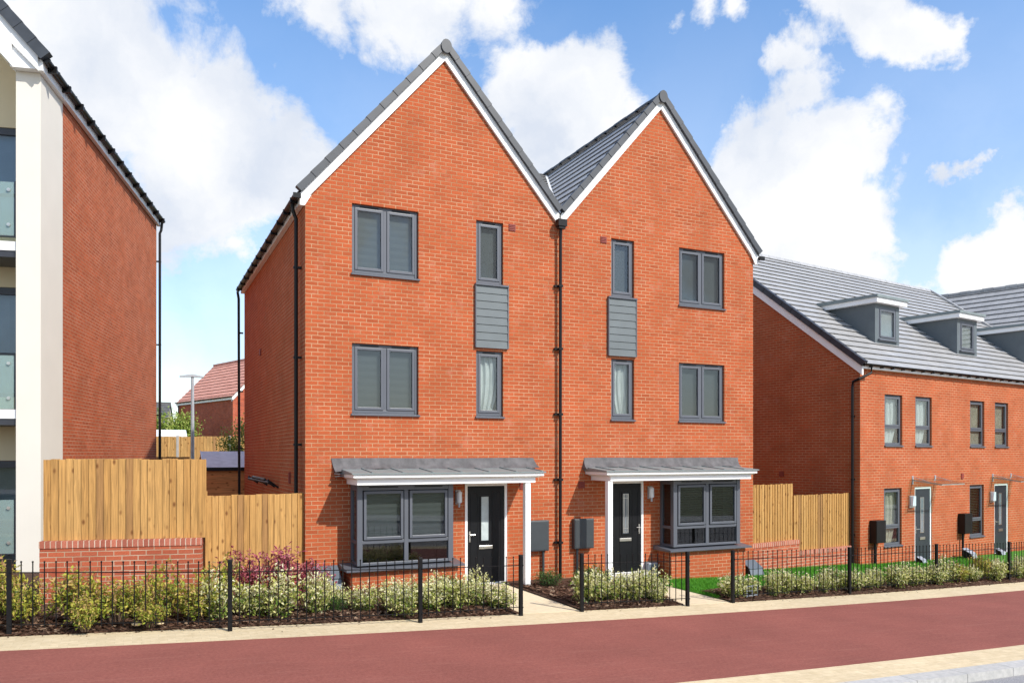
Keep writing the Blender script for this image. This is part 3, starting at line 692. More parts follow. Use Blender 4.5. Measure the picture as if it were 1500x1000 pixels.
    # lead flashing dressed up the wall, wavy lower edge
    fl = MB(); n = 70; fx0, fx1 = .49, 4.62; rs = random.Random(5 if sx > 0 else 9)
    ph = [rs.random()*6 for _ in range(5)]
    def fy(u, v):
        k = (1-v); return -.012-.05*k-.12*k**3-.022*k*(math.sin(u*24+ph[0])+.7*math.sin(u*53+ph[1])+.5*math.sin(u*91+ph[2]))
    def fz(u, v):
        return 2.275+.225*v+.012*(1-v)*math.sin(u*40+ph[3])+.02*(1-v)*math.sin(u*17+ph[4])+.004*math.sin(u*9)
    G = [[((fx0+(fx1-fx0)*i/n)+(.05*(.5-j/7) if i in (0, n) else 0), fy(i/n, j/7), fz(i/n, j/7)) for j in range(8)] for i in range(n+1)]
    for i in range(n):
        for j in range(7): fl.face([G[i][j], G[i+1][j], G[i+1][j+1], G[i][j+1]])
    for i in (0, n):
        fl.face([(p[0], p[1], p[2]) for p in G[i]]+[(G[i][-1][0], -.001, G[i][-1][2]), (G[i][0][0], -.001, G[i][0][2])])
    # end apron curling past the canopy
    for k in range(3): fl.bar((fx0+.02, -.03-.05*k, 2.27-.05*k), (fx0+.16, -.06-.06*k, 2.24-.03*k), .09, .016)
    fl.build('lead_flashing', 'lead', cn, smooth=True, sx=sx)
    px0 = 4.05 if sx > 0 else 4.365
    B(px0, px0+.115, -.76, -.645, -.03, 2.024).build('canopy_post', 'white', rt, bevel=.006, sx=sx)
    # ---- bay window
    bw = MB()
    bw.box(.70, 2.74, -.53, .02, -.6, .478)
    bw.build('bay_base', 'brick', rt, sx=sx)
    bs = MB(); bs.hexa([(.60,-.64,.482),(2.84,-.64,.482),(2.84,-.002,.482),(.60,-.002,.482),(.60,-.64,.515),(2.84,-.64,.515),(2.84,-.002,.575),(.60,-.002,.575)])
    bay = MB(); x0, x1, y0 = .82, 2.66, -.50; zb, zt = .565, 2.028
    pw = .10
    bay.box(x0, x0+pw, y0, y0+pw, zb, zt); bay.box(x1-pw, x1, y0, y0+pw, zb, zt)                 # corner posts
    bay.box(x0+pw, x1-pw, y0+.012, y0+.075, zt-.11, zt); bay.box(x0+pw, x1-pw, y0+.012, y0+.075, zb, zb+.05)
    xm = (x0+x1)/2; bay.box(xm-.04, xm+.04, y0+.008, y0+.08, zb+.05, zt-.11)
    zt2 = .985
    for a, b_ in ((x0+pw, xm-.04), (xm+.04, x1-pw)): bay.box(a, b_, y0+.012, y0+.075, zt2-.03, zt2+.03)
    for a, b_ in ((x0, x0+.07), (x1-.07, x1)):                                                    # side lights
        bay.box(a, b_, -.075, -.003, zb, zt); bay.box(a, b_, y0+pw, -.075, zt-.11, zt); bay.box(a, b_, y0+pw, -.075, zb, zb+.05); bay.box(a, b_, y0+pw, -.075, zt2-.03, zt2+.03)
    bo = bay.build('bay_window', 'grey', rt, bevel=.005, sx=sx)
    bs.build('sill', 'grey', bo, sx=sx)
    for a, b_ in ((x0+pw, xm-.04), (xm+.04, x1-pw)):
        q = MB(); frame_rect(q, a+.02, b_-.02, y0-.012, y0+.05, zt2+.045, zt-.125, .05); q.build('sash', 'grey', bo, bevel=.006, sx=sx)
        B(a+.07, b_-.07, y0+.014, y0+.02, zt2+.095, zt-.175).build('pane', 'glass', bo, sx=sx)
        B(a+.002, b_-.002, y0+.04, y0+.046, zb+.052, zt2-.032).build('pane', 'glass_dark', bo, sx=sx)
        B(a+.12, b_-.12, y0+.0, y0+.01, zt-.06, zt-.04).build('trickle_vent', 'black', bo, sx=sx)
        make_cover(bo, a+.03, b_-.03, y0+.085, zt2+.03, zt-.12, b[4][0], b[4][1], sx)
    for a in (x0+.03, x1-.03):
        B(a-.003, a+.003, y0+pw+.001, -.076, zt2+.031, zt-.111).build('pane', 'glass', bo, sx=sx)
        B(a-.003, a+.003, y0+pw+.001, -.076, zb+.051, zt2-.031).build('pane', 'glass_dark', bo, sx=sx)
        d_ = .06 if a < 1.5 else -.06
        MB().face([(a+d_, y0+.09, zt2), (a+d_, -.02, zt2), (a+d_, -.02, zt-.1), (a+d_, y0+.09, zt-.1)]).build('blind', b[4][0], bo, sx=sx)
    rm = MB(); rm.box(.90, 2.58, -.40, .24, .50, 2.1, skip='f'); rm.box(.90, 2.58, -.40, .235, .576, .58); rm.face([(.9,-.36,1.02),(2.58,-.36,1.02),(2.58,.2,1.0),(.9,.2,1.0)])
    rm.build('room_back', 'dark', bo, sx=sx)  # near-black box: the unlit room's shade put into its colour
    # ---- door
    dr = MB(); frame_rect(dr, 3.098, 4.007, -.004, .066, -.02, 1.997, .052, .04); df = dr.build('door_frame', 'white', rt, sx=sx)
    dl = MB(); X0, X1 = 3.152, 3.953; Z0, Z1 = .025, 1.943; gx0, gx1, gz0, gz1 = 3.45, 3.62, .86, 1.73
    dl.box(X0, gx0, .02, .06, Z0, Z1); dl.box(gx1, X1, .02, .06, Z0, Z1); dl.box(gx0, gx1, .02, .06, Z0, gz0); dl.box(gx0, gx1, .02, .06, gz1, Z1)
    frame_rect(dl, gx0-.03, gx1+.03, .008, .021, gz0-.03, gz1+.03, .03)
    for a, b_ in ((X0+.07, gx0-.07), (gx1+.07, X1-.07)): frame_rect(dl, a, b_, .014, .021, Z0+.12, Z1-.12, .012)
    do = dl.build('door', 'door', df, sx=sx)
    if sx > 0: B(gx0, gx1, .03, .036, gz0, gz1).build('door_pane', 'frost', df, sx=sx)
    else:
        gp = MB(); gp.box(gx0, gx1, .034, .038, gz0, gz1); gp.build('door_pane', 'winback', df, sx=sx)
        q = MB(); frame_rect(q, gx0+.015, gx1-.015, .026, .0335, gz0+.02, gz1-.02, .01)
        q.box(gx0+.05, gx0+.06, .026, .0335, gz0+.03, gz1-.03); q.box(gx1-.06, gx1-.05, .026, .0335, gz0+.03, gz1-.03)
        q.box(gx0+.025, gx1-.025, .0255, .033, gz0+.1, gz0+.11); q.box(gx0+.025, gx1-.025, .0255, .033, gz1-.11, gz1-.1); q.build('lead_came', 'chrome', df, sx=sx)
    B(3.40, 3.70, .005, .0195, .69, .76).build('letterbox', 'chrome', df, bevel=.006, sx=sx)
    h = MB(); h.box(3.185, 3.215, .006, .0195, .84, 1.05); h.tube([(3.20, .005, .98), (3.20, -.04, .98), (3.30, -.045, .985)], .010, 6); h.ball((3.2, .0, .87), .016); h.build('handle', 'chrome', df, sx=sx)
    B(3.05, 4.05, -.16, -.006, -.10, .012).build('doorstep', 'concrete', rt, bevel=.008, sx=sx)
    # ---- wall light
    q = MB(); x, z = 2.94, 1.73; q.box(x-.05, x+.05, -.03, -.001, z-.13, z+.14); q.tube([(x, -.085, z-.19), (x, -.085, z-.10)], .022, 8)
    lo_ = q.build('wall_light', 'metal', rt, sx=sx)
    MB().tube([(x, -.085, z-.105), (x, -.085, z-.095), (x, -.085, z+.10), (x, -.085, z+.125)], [.04, .056, .056, .03], 12).build('lamp_shade', 'opal', lo_, smooth=False, sx=sx)
    # ---- meter box and cable
    q = MB(); q.box(4.43, 4.90, -.13, -.002, .60, 1.225); mbx = q.build('meter_box', 'leadbox', rt, bevel=.012, sx=sx)
    B(4.455, 4.875, -.137, -.131, .625, 1.2).build('meter_door', 'leadbox', mbx, bevel=.003, sx=sx)
    MB().tube([(4.80, -.06, .60), (4.80, -.06, -.3)], .028).build('conduit', 'leadbox', rt, sx=sx)
    return rt
M['leadbox'] = simple('meter_grey', (.042, .05, .055), .45, var=.06)

h1 = main_house('brick_house', 'tall orange brick gabled house, left of the pair, its bay window left of its door', 0, 1,
    [('blind_mid', 'roller'), ('blind', 'roller'), ('blind', 'plain'), ('curtain', 'half'), ('blind', 'roller')], True)
h2 = main_house('brick_house', 'tall orange brick gabled house, right of the pair, its bay window right of its door', 10.4, -1,
    [('blind', 'vertical'), ('blind', 'vertical'), ('blind', 'plain'), ('curtain', 'half'), ('blind', 'open')], False)
# small fittings on the shaded side wall
q = MB(); q.tube([(-.20, 2.9, 1.97), (-.20, 6.3, 1.97)], .035); q.tube([(-.20, 3.6, 2.02), (-.20, 5.6, 2.03)], .03)
for y in (3.0, 3.5, 4.6, 6.2): q.bar((-.003, y, 1.86), (-.23, y, 2.03), .04, .04)
q.build('folded_dryer', 'black', h1)
q = MB(); q.box(-.03, -.002, 5.6, 5.75, 5.0, 5.15); q.build('air_vent', 'redvent', h1)
q = MB(); q.box(-.03, -.002, 1.5, 1.62, 2.0, 2.22); q.build('air_vent', 'redvent', h1)

# ------------------------------------------------------------------ terraced houses (right)
TR = R(8.6); TO = (14.874, .8434); UW = 4.63
def tpt(s, d, z=0): return (TO[0]+s*math.cos(TR)-d*math.sin(TR), TO[1]+s*math.sin(TR)+d*math.cos(TR), z)
TP = .77; TE = 4.90; TD = 5.7; TEt = 5.10           # pitch, wall head, half depth, tile height at the eaves
def terrace_house(label, k, curt, left_end, right_end):
    rt = empty('terraced_house', tpt(k*UW, 0), TR, label, 'house', 'row of terraced houses with dormers')
    W = UW
    zr = TEt-.1+TP*TD
    OP = [(1.15, 2.03, 2.82, 4.245), (2.70, 3.58, 2.82, 4.245), (1.12, 2.0, .02, 1.63), (2.67, 3.58, -.65, 1.635, .09)]
    w = MB(); wallface(w, 0, W, -1.6, TE+.1, OP, [], reveal=.11)
    for e, x in ((left_end, 0), (right_end, W)):
        if e: wallface(w, 0, 2*TD, -1.6, zr+.2, [], [((-TP, 1), TEt-.1), ((TP, 1), TEt-.1+2*TP*TD)], y=x, axis='y')
    w.face([(0, 2*TD, -1.6), (W, 2*TD, -1.6), (W, 2*TD, TE+.1), (0, 2*TD, TE+.1)])
    w.face([(0,0,-1.6),(W,0,-1.6),(W,2*TD,-1.6),(0,2*TD,-1.6)])
    w.build('wall', 'brick', rt)
    # roof
    s = math.sqrt(1+TP*TP); r = MB(); x0 = -.06 if left_end else 0; x1 = W+(.06 if right_end else 0)
    slope(r, (x0, -.16, TEt-TP*.16), (1,0,0), (0, 1/s, TP/s), x1-x0, (TD+.16)*s, exposure=.335, lift=.042, uoff=k*UW)
    slope(r, (x1, 2*TD+.16, TEt-TP*.16), (-1,0,0), (0, -1/s, TP/s), x1-x0, (TD+.16)*s, exposure=.335, lift=.042, uoff=k*UW)
    ro = r.build('roof', 'tile', rt)
    rc = MB(); n = 11
    for i in range(n):
        a = x0+(x1-x0)*i/n; b = x0+(x1-x0)*(i+1)/n
        rc.hexa([(a, TD-.12, zr+.06), (b-.01, TD-.12, zr+.06), (b-.01, TD+.12, zr+.06), (a, TD+.12, zr+.06), (a, TD-.05, zr+.18), (b-.01, TD-.05, zr+.18), (b-.01, TD+.05, zr+.18), (a, TD+.05, zr+.18)])
    rc.build('ridge_tiles', 'tile', ro)
    for e, x, sg in ((left_end, 0, -1), (right_end, W, 1)):
        if not e: continue
        v = MB()
        verge(v, (x+sg*.045, -.16, TEt-TP*.16+.02), (x+sg*.045, TD, TEt+TP*TD+.02), w=.14, h=.15, n=18)
        verge(v, (x+sg*.045, 2*TD+.16, TEt-TP*.16+.02), (x+sg*.045, TD, TEt+TP*TD+.02), w=.14, h=.15, n=18)
        v.build('verge_tiles', 'tile_verge' if sg < 0 else 'tile', ro)
        q = MB()
        for a, b in (((-.10), TD), (2*TD+.10, TD)):
            za = TEt-.12+TP*(a if a < TD else 2*TD-a); zb = TEt-.12+TP*TD
            xa, xb = (x-.075, x-.003) if sg < 0 else (x+.003, x+.075)
            q.hexa([(xa,a,za-.2),(xb,a,za-.2),(xb,b,zb-.2),(xa,b,zb-.2),(xa,a,za+.06),(xb,a,za+.06),(xb,b,zb+.06),(xa,b,zb+.06)])
        q.build('bargeboard', 'white', rt)
    # eaves
    B(x0, x1, -.11, -.003, TE-.02, TE+.12).build('fascia', 'white', rt)
    g = MB(); gutter(g, (x0-.02, -.112, TE+.105), (x1, -.112, TE+.105), (0,-1,0), r=.06)
    n = 9
    for i in range(n):
        x = .25+i*W/n; g.box(x-.02, x+.02, -.215, -.111, TE+.02, TE+.06)
    g.build('gutter', 'black', rt)
    if left_end:
        p = MB(); p.tube([(.25, -.17, TE+.05), (.25, -.17, TE-.13), (-.075, -.02, TE-.30), (-.075, .16, TE-.36), (-.075, .18, TE-.5), (-.075, .18, -.9)], .036)
        for z in (3.6, 1.9, .4): p.box(-.11, -.002, .15, .21, z-.02, z+.02)
        p.build('downpipe', 'black', rt)
        q = MB(); q.box(-.025, -.002, 2.45, 2.6, 1.93, 2.08); q.build('air_vent', 'redvent', rt)
    # windows
    window(rt, 1.15, 2.03, 2.82, 4.245, transom=3.33, blind=curt[0][0], kind=curt[0][1])
    window(rt, 2.70, 3.58, 2.82, 4.245, transom=3.33, blind=curt[1][0], kind=curt[1][1])
    window(rt, 1.12, 2.0, .02, 1.63, transom=.53, blind=curt[2][0], kind=curt[2][1])
    # door
    dr = MB(); frame_rect(dr, 2.673, 3.577, .02, .085, -.63, 1.632, .055, .04); df = dr.build('door_frame', 'white', rt)
    B(2.73, 3.52, .035, .075, -.585, 1.575).build('door', 'door_grey', df, bevel=.003)
    q = MB(); frame_rect(q, 3.0, 3.2, .022, .0345, .30, 1.33, .025); q.build('pane_trim', 'chrome', df)
    q = MB(); q.box(3.026, 3.174, .026, .0345, .326, 1.304); q.build('door_pane', 'winback', df)
    q = MB(); q.box(3.05, 3.06, .022, .0255, .34, 1.29); q.box(3.14, 3.15, .022, .0255, .34, 1.29); q.box(3.026, 3.174, .021, .0252, .62, .63); q.box(3.026, 3.174, .021, .0252, 1.0, 1.01); q.build('lead_came', 'chrome', df)
    B(2.97, 3.25, .012, .034, .10, .18).build('letterbox', 'chrome', df)
    q = MB(); q.box(2.755, 2.785, .02, .034, .30, .5); q.tube([(2.77, .02, .42), (2.77, -.03, .42), (2.87, -.035, .42)], .011, 6); q.build('handle', 'chrome', df)
    # canopy: glass sheet on steel arms
    q = MB()
    for x in (2.55, 3.75):
        q.bar((x, -.004, 1.84), (x, -.85, 1.73), .03, .035); q.box(x-.03, x+.03, -.015, -.001, 1.72, 1.96); q.bar((x, -.012, 1.93), (x, -.55, 1.785), .015, .015)
    q.bar((2.55, -.83, 1.735), (3.75, -.83, 1.735), .03, .03)
    cn = q.build('canopy', 'metal', rt)
    MB().hexa([(2.42,-.92,1.742),(3.92,-.92,1.742),(3.92,-.02,1.862),(2.42,-.02,1.862),(2.42,-.92,1.757),(3.92,-.92,1.757),(3.92,-.02,1.877),(2.42,-.02,1.877)]).build('canopy_glass', 'canglass', cn)
    # light, vent, meter box
    q = MB(); q.box(2.35, 2.58, -.03, -.001, 1.05, 1.40); lo_ = q.build('wall_light', 'chrome', rt); B(2.385, 2.555, -.11, -.031, 1.10, 1.385).build('lamp_shade', 'opal', lo_, bevel=.01)
    q = MB(); q.box(.60, .74, -.02, -.001, 1.83, 2.0) if not left_end else None
    if not left_end: q.build('air_vent', 'redvent', rt)
    q = MB(); q.box(.42, .86, -.22, -.002, .17, .78); q.build('meter_box', 'black', rt, bevel=.012)
    MB().tube([(.56, -.08, .17), (.56, -.08, -1.0)], .035).build('conduit', 'black', rt)
    B(2.6, 3.65, -.3, -.005, -.75, -.62).build('doorstep', 'concrete', rt, bevel=.008)
    # dormer
    d0 = .92; zb = TEt+TP*d0-.02; zt = 7.02; xa, xb = 2.18, 3.44; dback = (zt+.25-TEt)/TP
    q = MB()
    wallface(q, xa, xb, zb, zt, [(2.36, 3.26, 5.98, 6.93, .06)], [], y=d0, reveal=.06)
    for x in (xa, xb): q.face([(x, d0, zb), (x, d0, zt), (x, (zt-TEt)/TP, zt)])
    do = q.build('dormer', 'leadgrey', rt)
    q = MB(); ov = .16
    q.box(xa-ov, xb+ov, d0-ov, dback+.05, zt+.002, zt+.14); q.build('dormer_fascia', 'white', do)
    q = MB(); ov = .20
    q.hexa([(xa-ov,d0-ov,zt+.142),(xb+ov,d0-ov,zt+.142),(xb+ov,dback+.2,zt+.142),(xa-ov,dback+.2,zt+.142),(xa-ov,d0-ov,zt+.22),(xb+ov,d0-ov,zt+.22),(xb+ov,dback+.25,zt+.26),(xa-ov,dback+.25,zt+.26)])
    q.build('dormer_roof', 'canopy_top', do)
    # small window in the dormer, one level deep
    X0, X1, Z0, Z1, y = 2.366, 3.254, 5.986, 6.924, d0+.005
    q = MB(); frame_rect(q, X0, X1, y, y+.05, Z0, Z1, .05); frame_rect(q, X0+.06, X1-.06, y-.015, y+.04, Z0+.06, Z1-.06, .045); q.build('dormer_window', 'grey', do, bevel=.004)
    B(X0+.106, X1-.106, y+.01, y+.016, Z0+.106, Z1-.106).build('pane', 'glass', do)
    MB().face([(X0+.05,y+.06,Z0+.05),(X1-.05,y+.06,Z0+.05),(X1-.05,y+.06,Z1-.05),(X0+.05,y+.06,Z1-.05)]).build('blind', 'blind_pale', do)
    B(X0-.05, X1+.05, d0-.07, d0-.001, Z0-.045, Z0-.012).build('sill', 'grey', do)
    B(xa-.06, xb+.06, d0-.28, d0-.001, zb-.19, zb-.155).build('lead_apron', 'lead', do)
    return rt
M['tile_verge'] = simple('verge_tile_black', (.035, .036, .044), .5, var=.15)
M['blind_pale'] = simple('blind_pale', (.34, .34, .32), .8, var=.06)
terrace_house('end terraced brick house nearest the tall pair, with a bare shaded gable wall', 0, [('curtain', 'half'), ('curtain', 'half'), ('curtain_cream', 'half')], True, False)
terrace_house('middle terraced brick house with cream blinds and the second dormer window', 1, [('curtain_cream', 'slat'), ('curtain_cream', 'slat'), ('curtain_cream', 'open')], False, False)
terrace_house('third terraced brick house, cut by the right edge, only its dormer side showing', 2, [('curtain', 'half'), ('curtain', 'half'), ('curtain', 'half')], False, True)

# ------------------------------------------------------------------ house beyond the terrace
def far_gable_house():
    an = R(15.7); o = Vector((30.43, 6.23, 0)); dpt = Vector((-math.sin(an), math.cos(an), 0))
    base = o-dpt*6
    rt = empty('brick_house', (base.x, base.y, 0), an, 'brick house beyond the terrace, only its sloping grey tiled roof showing at the right edge', 'house')
    hw = 4.6; ze = 5.1; zr = 9.45; D = 16; p = (zr-ze)/hw
    w = MB()
    for y in (0, D): wallface(w, -hw, hw, -1.6, zr+.1, [], [((-p, 1), zr), ((p, 1), zr)], y=y)
    for x in (-hw, hw): w.face([(x, 0, -1.6), (x, D, -1.6), (x, D, ze), (x, 0, ze)])
    w.build('wall', 'brick', rt)
    s = math.sqrt(1+p*p); r = MB(); oh = .15
    slope(r, (-hw-oh, -.1, ze-p*oh+.1), (0,1,0), (1/s, 0, p/s), D+.2, (hw+oh)*s, exposure=.335, lift=.042)
    slope(r, (hw+oh, -.1, ze-p*oh+.1), (0,1,0), (-1/s, 0, p/s), D+.2, (hw+oh)*s, exposure=.335, lift=.042)
    ro = r.build('roof', 'tile', rt)
    q = MB()
    for i in range(36): q.box(-.1, .1, i*D/36, (i+1)*D/36-.012, zr+.07, zr+.19-(.015 if i % 2 else 0))
    q.build('ridge_tiles', 'tile', ro)
far_gable_house()

# ------------------------------------------------------------------ cream block of flats (left)
LR = R(-12.5); LO = (-4.38, 2.72)
def flats():
    rt = empty('apartment_building', (LO[0], LO[1], 0), LR, 'cream rendered and brown brick block with glass balconies, cut by the left edge', 'building')
    W = 8.4; D = 10.2; E = 9.78; p = 1.13; mid = -W/2
    zr = E+p*W/2
    # cream corner: pillar and return
    q = MB(); q.box(-.42, 0, 0, 1.25, -.4, E-.05)
    B(-W, -W+.42, 0, 1.25, -.4, E-.05).build('pillar', 'render', rt)
    q.build('pillar', 'render', rt)
    # brick shell
    w = MB(); w.face([(-.015,1.252,-.6),(-.015,D,-.6),(-.015,D,E),(-.015,1.252,E)]); w.face([(-W,1.252,-.6),(-W,D,-.6),(-W,D,E),(-W,1.252,E)])
    wallface(w, -W, -.015, -.6, zr, [], [((-p, 1), E+p*W), ((p, 1), E)], y=D)
    w.build('wall', 'brick_flat', rt)
    B(-W+.421, -.421, .03, .99, -.6, .30).build('plinth', 'brick_flat', rt)
    # recessed cream wall with windows
    ops = []
    for z0 in (-.1, 3.45, 6.6):
        for a, b in ((-2.6, -.5), (-5.2, -3.1), (-7.9, -5.8)): ops.append((a, b, z0+.25, z0+2.42 if z0 > 0 else 2.45, .1))
    w = MB(); wallface(w, -W+.42, -.42, .3, zr, ops, [((-p, 1), E+p*W), ((p, 1), E)], y=1.0)
    w.build('recess_wall', 'render_tan', rt)
    for (a, b, z0, z1, _) in ops:
        f = MB(); frame_rect(f, a+.01, b-.01, 1.03, 1.1, z0+.01, z1-.01, .07)
        f.box((a+b)/2-.03, (a+b)/2+.03, 1.035, 1.095, z0+.08, z1-.08)
        f.box(a+.08, b-.08, 1.035, 1.095, z0+.82, z0+.88); f.box(a+.08, b-.08, 1.02, 1.09, z1-.14, z1-.08)
        fo = f.build('window', 'charcoal', rt, bevel=.004)
        B(a+.08, b-.08, 1.06, 1.066, z0+.08, z1-.15).build('pane', 'glass', fo)
        make_cover(fo, a+.05, b-.05, 1.16, z0+.05, z1-.05, 'sky_reflect' if z0 > 3 else 'winback', 'curtain' if 3 < z0 < 5 else 'plain', 1)  # upper covers carry the sky's reflection as painted blue-grey, not real blinds
    # balconies: slab, glass, fixings
    for z in (3.24, 6.38):
        s = MB(); s.box(-W+.42, -.421, .05, .995, z, z+.17); so = s.build('balcony', 'white', rt)
        B(-W+.43, -.43, .07, .98, z-.12, z-.001).build('balcony_shade', 'charcoal', so)  # charcoal box paints the dark shadow under the slab
    for z in (.72, 3.42, 6.66):
        g = MB()
        for k in range(5): g.box(-.48-1.5*(k+1)+.04, -.48-1.5*k, .06, .072, z, z+1.0)
        go = g.build('balustrade', 'balglass', rt)
        x = MB()
        for k in range(2):
            for zz in (z+.2, z+.85):
                x = MB(); xx = -.56-1.5*k; x.tube([(xx, .035, zz), (xx, .058, zz)], .032, 10); x.tube([(xx, .03, zz), (xx, .13, zz)], .016, 6)
                x.build('glass_fixing', 'chrome', go)
        x = MB()
        for k in range(6): x.box(-.455-1.5*k-.015, -.455-1.5*k+.015, .07, .12, z-.03, z+1.02)
        x.box(-8.0, -.43, .058, .076, z-.02, z-.004)
        x.build('balustrade_post', 'charcoal', go)
    # white bargeboard and soffit
    q = MB(); y0 = -.22
    for sgn in (0, 1):
        a, b = (0.02, mid) if not sgn else (-W-.02, mid)
        q.hexa([(a,y0,E-.10),(b,y0,zr-.55),(b,y0+.05,zr-.55),(a,y0+.05,E-.10),(a,y0,E+.24),(b,y0,zr+.25),(b,y0+.05,zr+.25),(a,y0+.05,E+.24)] )
        x = -.42 if not sgn else -W+.42; zz = E-.3
        q.hexa([(x,y0+.056,E-.05-.0),(b,y0+.056,zr-.52),(b,1.0,zr-.52),(x,1.0,E-.05),(x,y0+.056,E+.1),(b,y0+.056,zr-.3),(b,1.0,zr-.3),(x,1.0,E+.1)])
        q.hexa([(x,y0+.001,E-.05),(b,y0+.001,zr-.50),(b,y0+.05,zr-.50),(x,y0+.05,E-.05),(x,y0+.001,E+.45),(b,y0+.001,zr-.1),(b,y0+.05,zr-.1),(x,y0+.05,E+.45)])
    q.hexa([(-.46,y0+.052,E-.06),(.02,y0+.052,E-.06),(.02,-.01,E-.06),(-.46,-.01,E-.06),(-.46,y0+.052,E+.46),(.02,y0+.052,E+.02),(.02,-.01,E+.02),(-.46,-.01,E+.46)])
    q.build('bargeboard', 'white', rt)
    B(.003, .09, -.17, D+.05, E-.08, E+.12).build('fascia', 'white', rt)
    g = MB(); gutter(g, (.092, -.2, E+.12), (.092, D+.15, E+.12), (1,0,0), r=.065)
    for i in range(13):
        y = .1+i*.83; g.box(.09, .25, y-.025, y+.025, E-.0, E+.13)
    for i in range(20):
        y = -.1+i*.53; g.box(.06, .20, y-.02, y+.02, E+.14, E+.17)
    g.build('gutter', 'black', rt)
    p_ = MB(); p_.tube([(.15, D+.02, E+.08), (.12, D+.02, E-.2), (.08, D+.02, E-.3), (.08, D+.02, -.5)], .04)
    for z in (8.6, 6.0, 3.8, 2.0): p_.box(-.02, .12, D-.01, D+.05, z-.02, z+.02)
    p_.build('downpipe', 'black', rt)
    s = math.sqrt(1+p*p); r = MB(); oh = .12
    slope(r, (oh, -.1, E-p*oh+.22), (0,1,0), (-1/s, 0, p/s), D+.2, (W/2+oh)*s, exposure=.335)
    slope(r, (-W-oh, -.1, E-p*oh+.22), (0,1,0), (1/s, 0, p/s), D+.2, (W/2+oh)*s, exposure=.335)
    ro = r.build('roof', 'tile', rt)
    v = MB(); verge(v, (.16, -.2, E-.18+.33), (mid, -.2, zr+.33), n=19, h=.2, w=.16); verge(v, (-W-.16, -.2, E-.18+.33), (mid, -.2, zr+.36), n=19, h=.2, w=.16)
    v.build('verge_tiles', 'tile_dark', ro)
M['charcoal'] = simple('charcoal_frame', (.035, .037, .045), .4, var=.1)
M['sky_reflect'] = simple('painted_sky_reflection', (.26, .33, .42), .8, var=.15, scale=1.5)  # blue-grey colour standing for sky mirrored in the upper glass
flats()

# ------------------------------------------------------------------ timber fences and garden walls
def timber_fence(name, a, b, z0, z1, label, bw=.105, mat='fence', group=None, posts=0, cat='fence'):
    a = Vector((a[0], a[1], 0)); b = Vector((b[0], b[1], 0)); L = (b-a).length; ang = math.atan2(b.y-a.y, b.x-a.x)
    rt = empty(name, (a.x, a.y, 0), ang, label, cat, group)
    n = max(1, int(round(L/bw))); w = L/n; q = MB(); rs = random.Random(int(L*100)); off = rs.randint(0, 900)
    for i in range(n):
        x0 = i*w; x1 = x0+w+.012; dz = rs.uniform(-.012, .006); t = rs.uniform(-.003, .003)
        # feather-edge board: thick edge on the left overlapping the thin edge
        P = [(x0,-.020+t,z0),(x1,-.003+t,z0),(x1,.010,z0),(x0,.008,z0),(x0,-.020+t,z1+dz),(x1,-.003+t,z1+dz),(x1,.010,z1+dz),(x0,.008,z1+dz)]
        k = i+off
        for f in ((4,5,6,7),(0,1,5,4),(3,0,4,7),(1,2,6,5),(2,3,7,6)):
            q.face([P[j] for j in f], uv=[(k+.05+.9*((P[j][0]-x0)/(x1-x0)), P[j][2]) for j in f])
    q.build('boards', mat, rt)
    q = MB()
    for z in (z0+.25, z1-.25): q.box(.02, L-.02, .015, .075, z-.04, z+.04)
    q.build('rail', mat, rt)
    for i in range(posts):
        x = L*i/(posts-1) if posts > 1 else L; MB().box(x-.05, x+.05, -.03, .07, z0-.3, z1+.03).build('post', 'concrete', rt)
    return rt
def brick_wall(a, b, z0, z1, label, th=.215):
    a = Vector((a[0], a[1], 0)); b = Vector((b[0], b[1], 0)); L = (b-a).length; ang = math.atan2(b.y-a.y, b.x-a.x)
    rt = empty('garden_wall', (a.x, a.y, 0), ang, label, 'wall', 'low brick walls under the timber fences')
    B(0, L, 0, th, z0-.4, z1-.105).build('wall', 'brick_wall', rt)
    q = MB(); x0, x1 = -.006, L+.006; y0, y1 = -.012, th+.012; c0, c1 = z1-.103, z1
    # soldier coping: brick pattern turned on edge
    q.face([(x0,y0,c0),(x1,y0,c0),(x1,y0,c1),(x0,y0,c1)], uv=[(.02, x0),(.02, x1),(.13, x1),(.13, x0)])
    q.face([(x0,y1,c0),(x1,y1,c0),(x1,y1,c1),(x0,y1,c1)], uv=[(.02, x0),(.02, x1),(.13, x1),(.13, x0)])
    q.face([(x0,y0,c1),(x1,y0,c1),(x1,y1,c1),(x0,y1,c1)], uv=[(.05, x0),(.05, x1),(.29, x1),(.29, x0)])
    q.face([(x0,y0,c0),(x1,y0,c0),(x1,y1,c0),(x0,y1,c0)], uv=[(.05, x0),(.05, x1),(.29, x1),(.29, x0)])
    for x in (x0, x1): q.face([(x,y0,c0),(x,y1,c0),(x,y1,c1),(x,y0,c1)], uv=[(.05,.01),(.29,.01),(.29,.06),(.05,.06)])
    q.build('coping', 'brick_coping', rt)
    return rt
FG = 'close-boarded timber fences between the buildings'
brick_wall((-4.05, -1.02), (-1.86, -1.51), .1, 1.285, 'low red brick wall with brick-on-edge coping under the tall left fence')
timber_fence('timber_fence', (-4.0, -.93), (-1.79, -1.42), 1.287, 2.50, 'tall golden close-boarded fence standing on the brick wall beside the cream block', group=FG)
brick_wall((-1.9, -.22), (-.02, .02), 0, .60, 'lower brick wall behind the red shrub, meeting the left house corner')
timber_fence('timber_fence', (-1.9, -.12), (-.02, .10), .602, 1.87, 'golden close-boarded fence one step lower, meeting the left corner of the tall pair', group=FG)
timber_fence('timber_fence', (-1.78, -1.38), (-1.86, -.2), .4, 2.0, 'short return of boards seen end-on between the two left fences', group=FG)
RF = lambda x: .37+.151*(x-10.4)
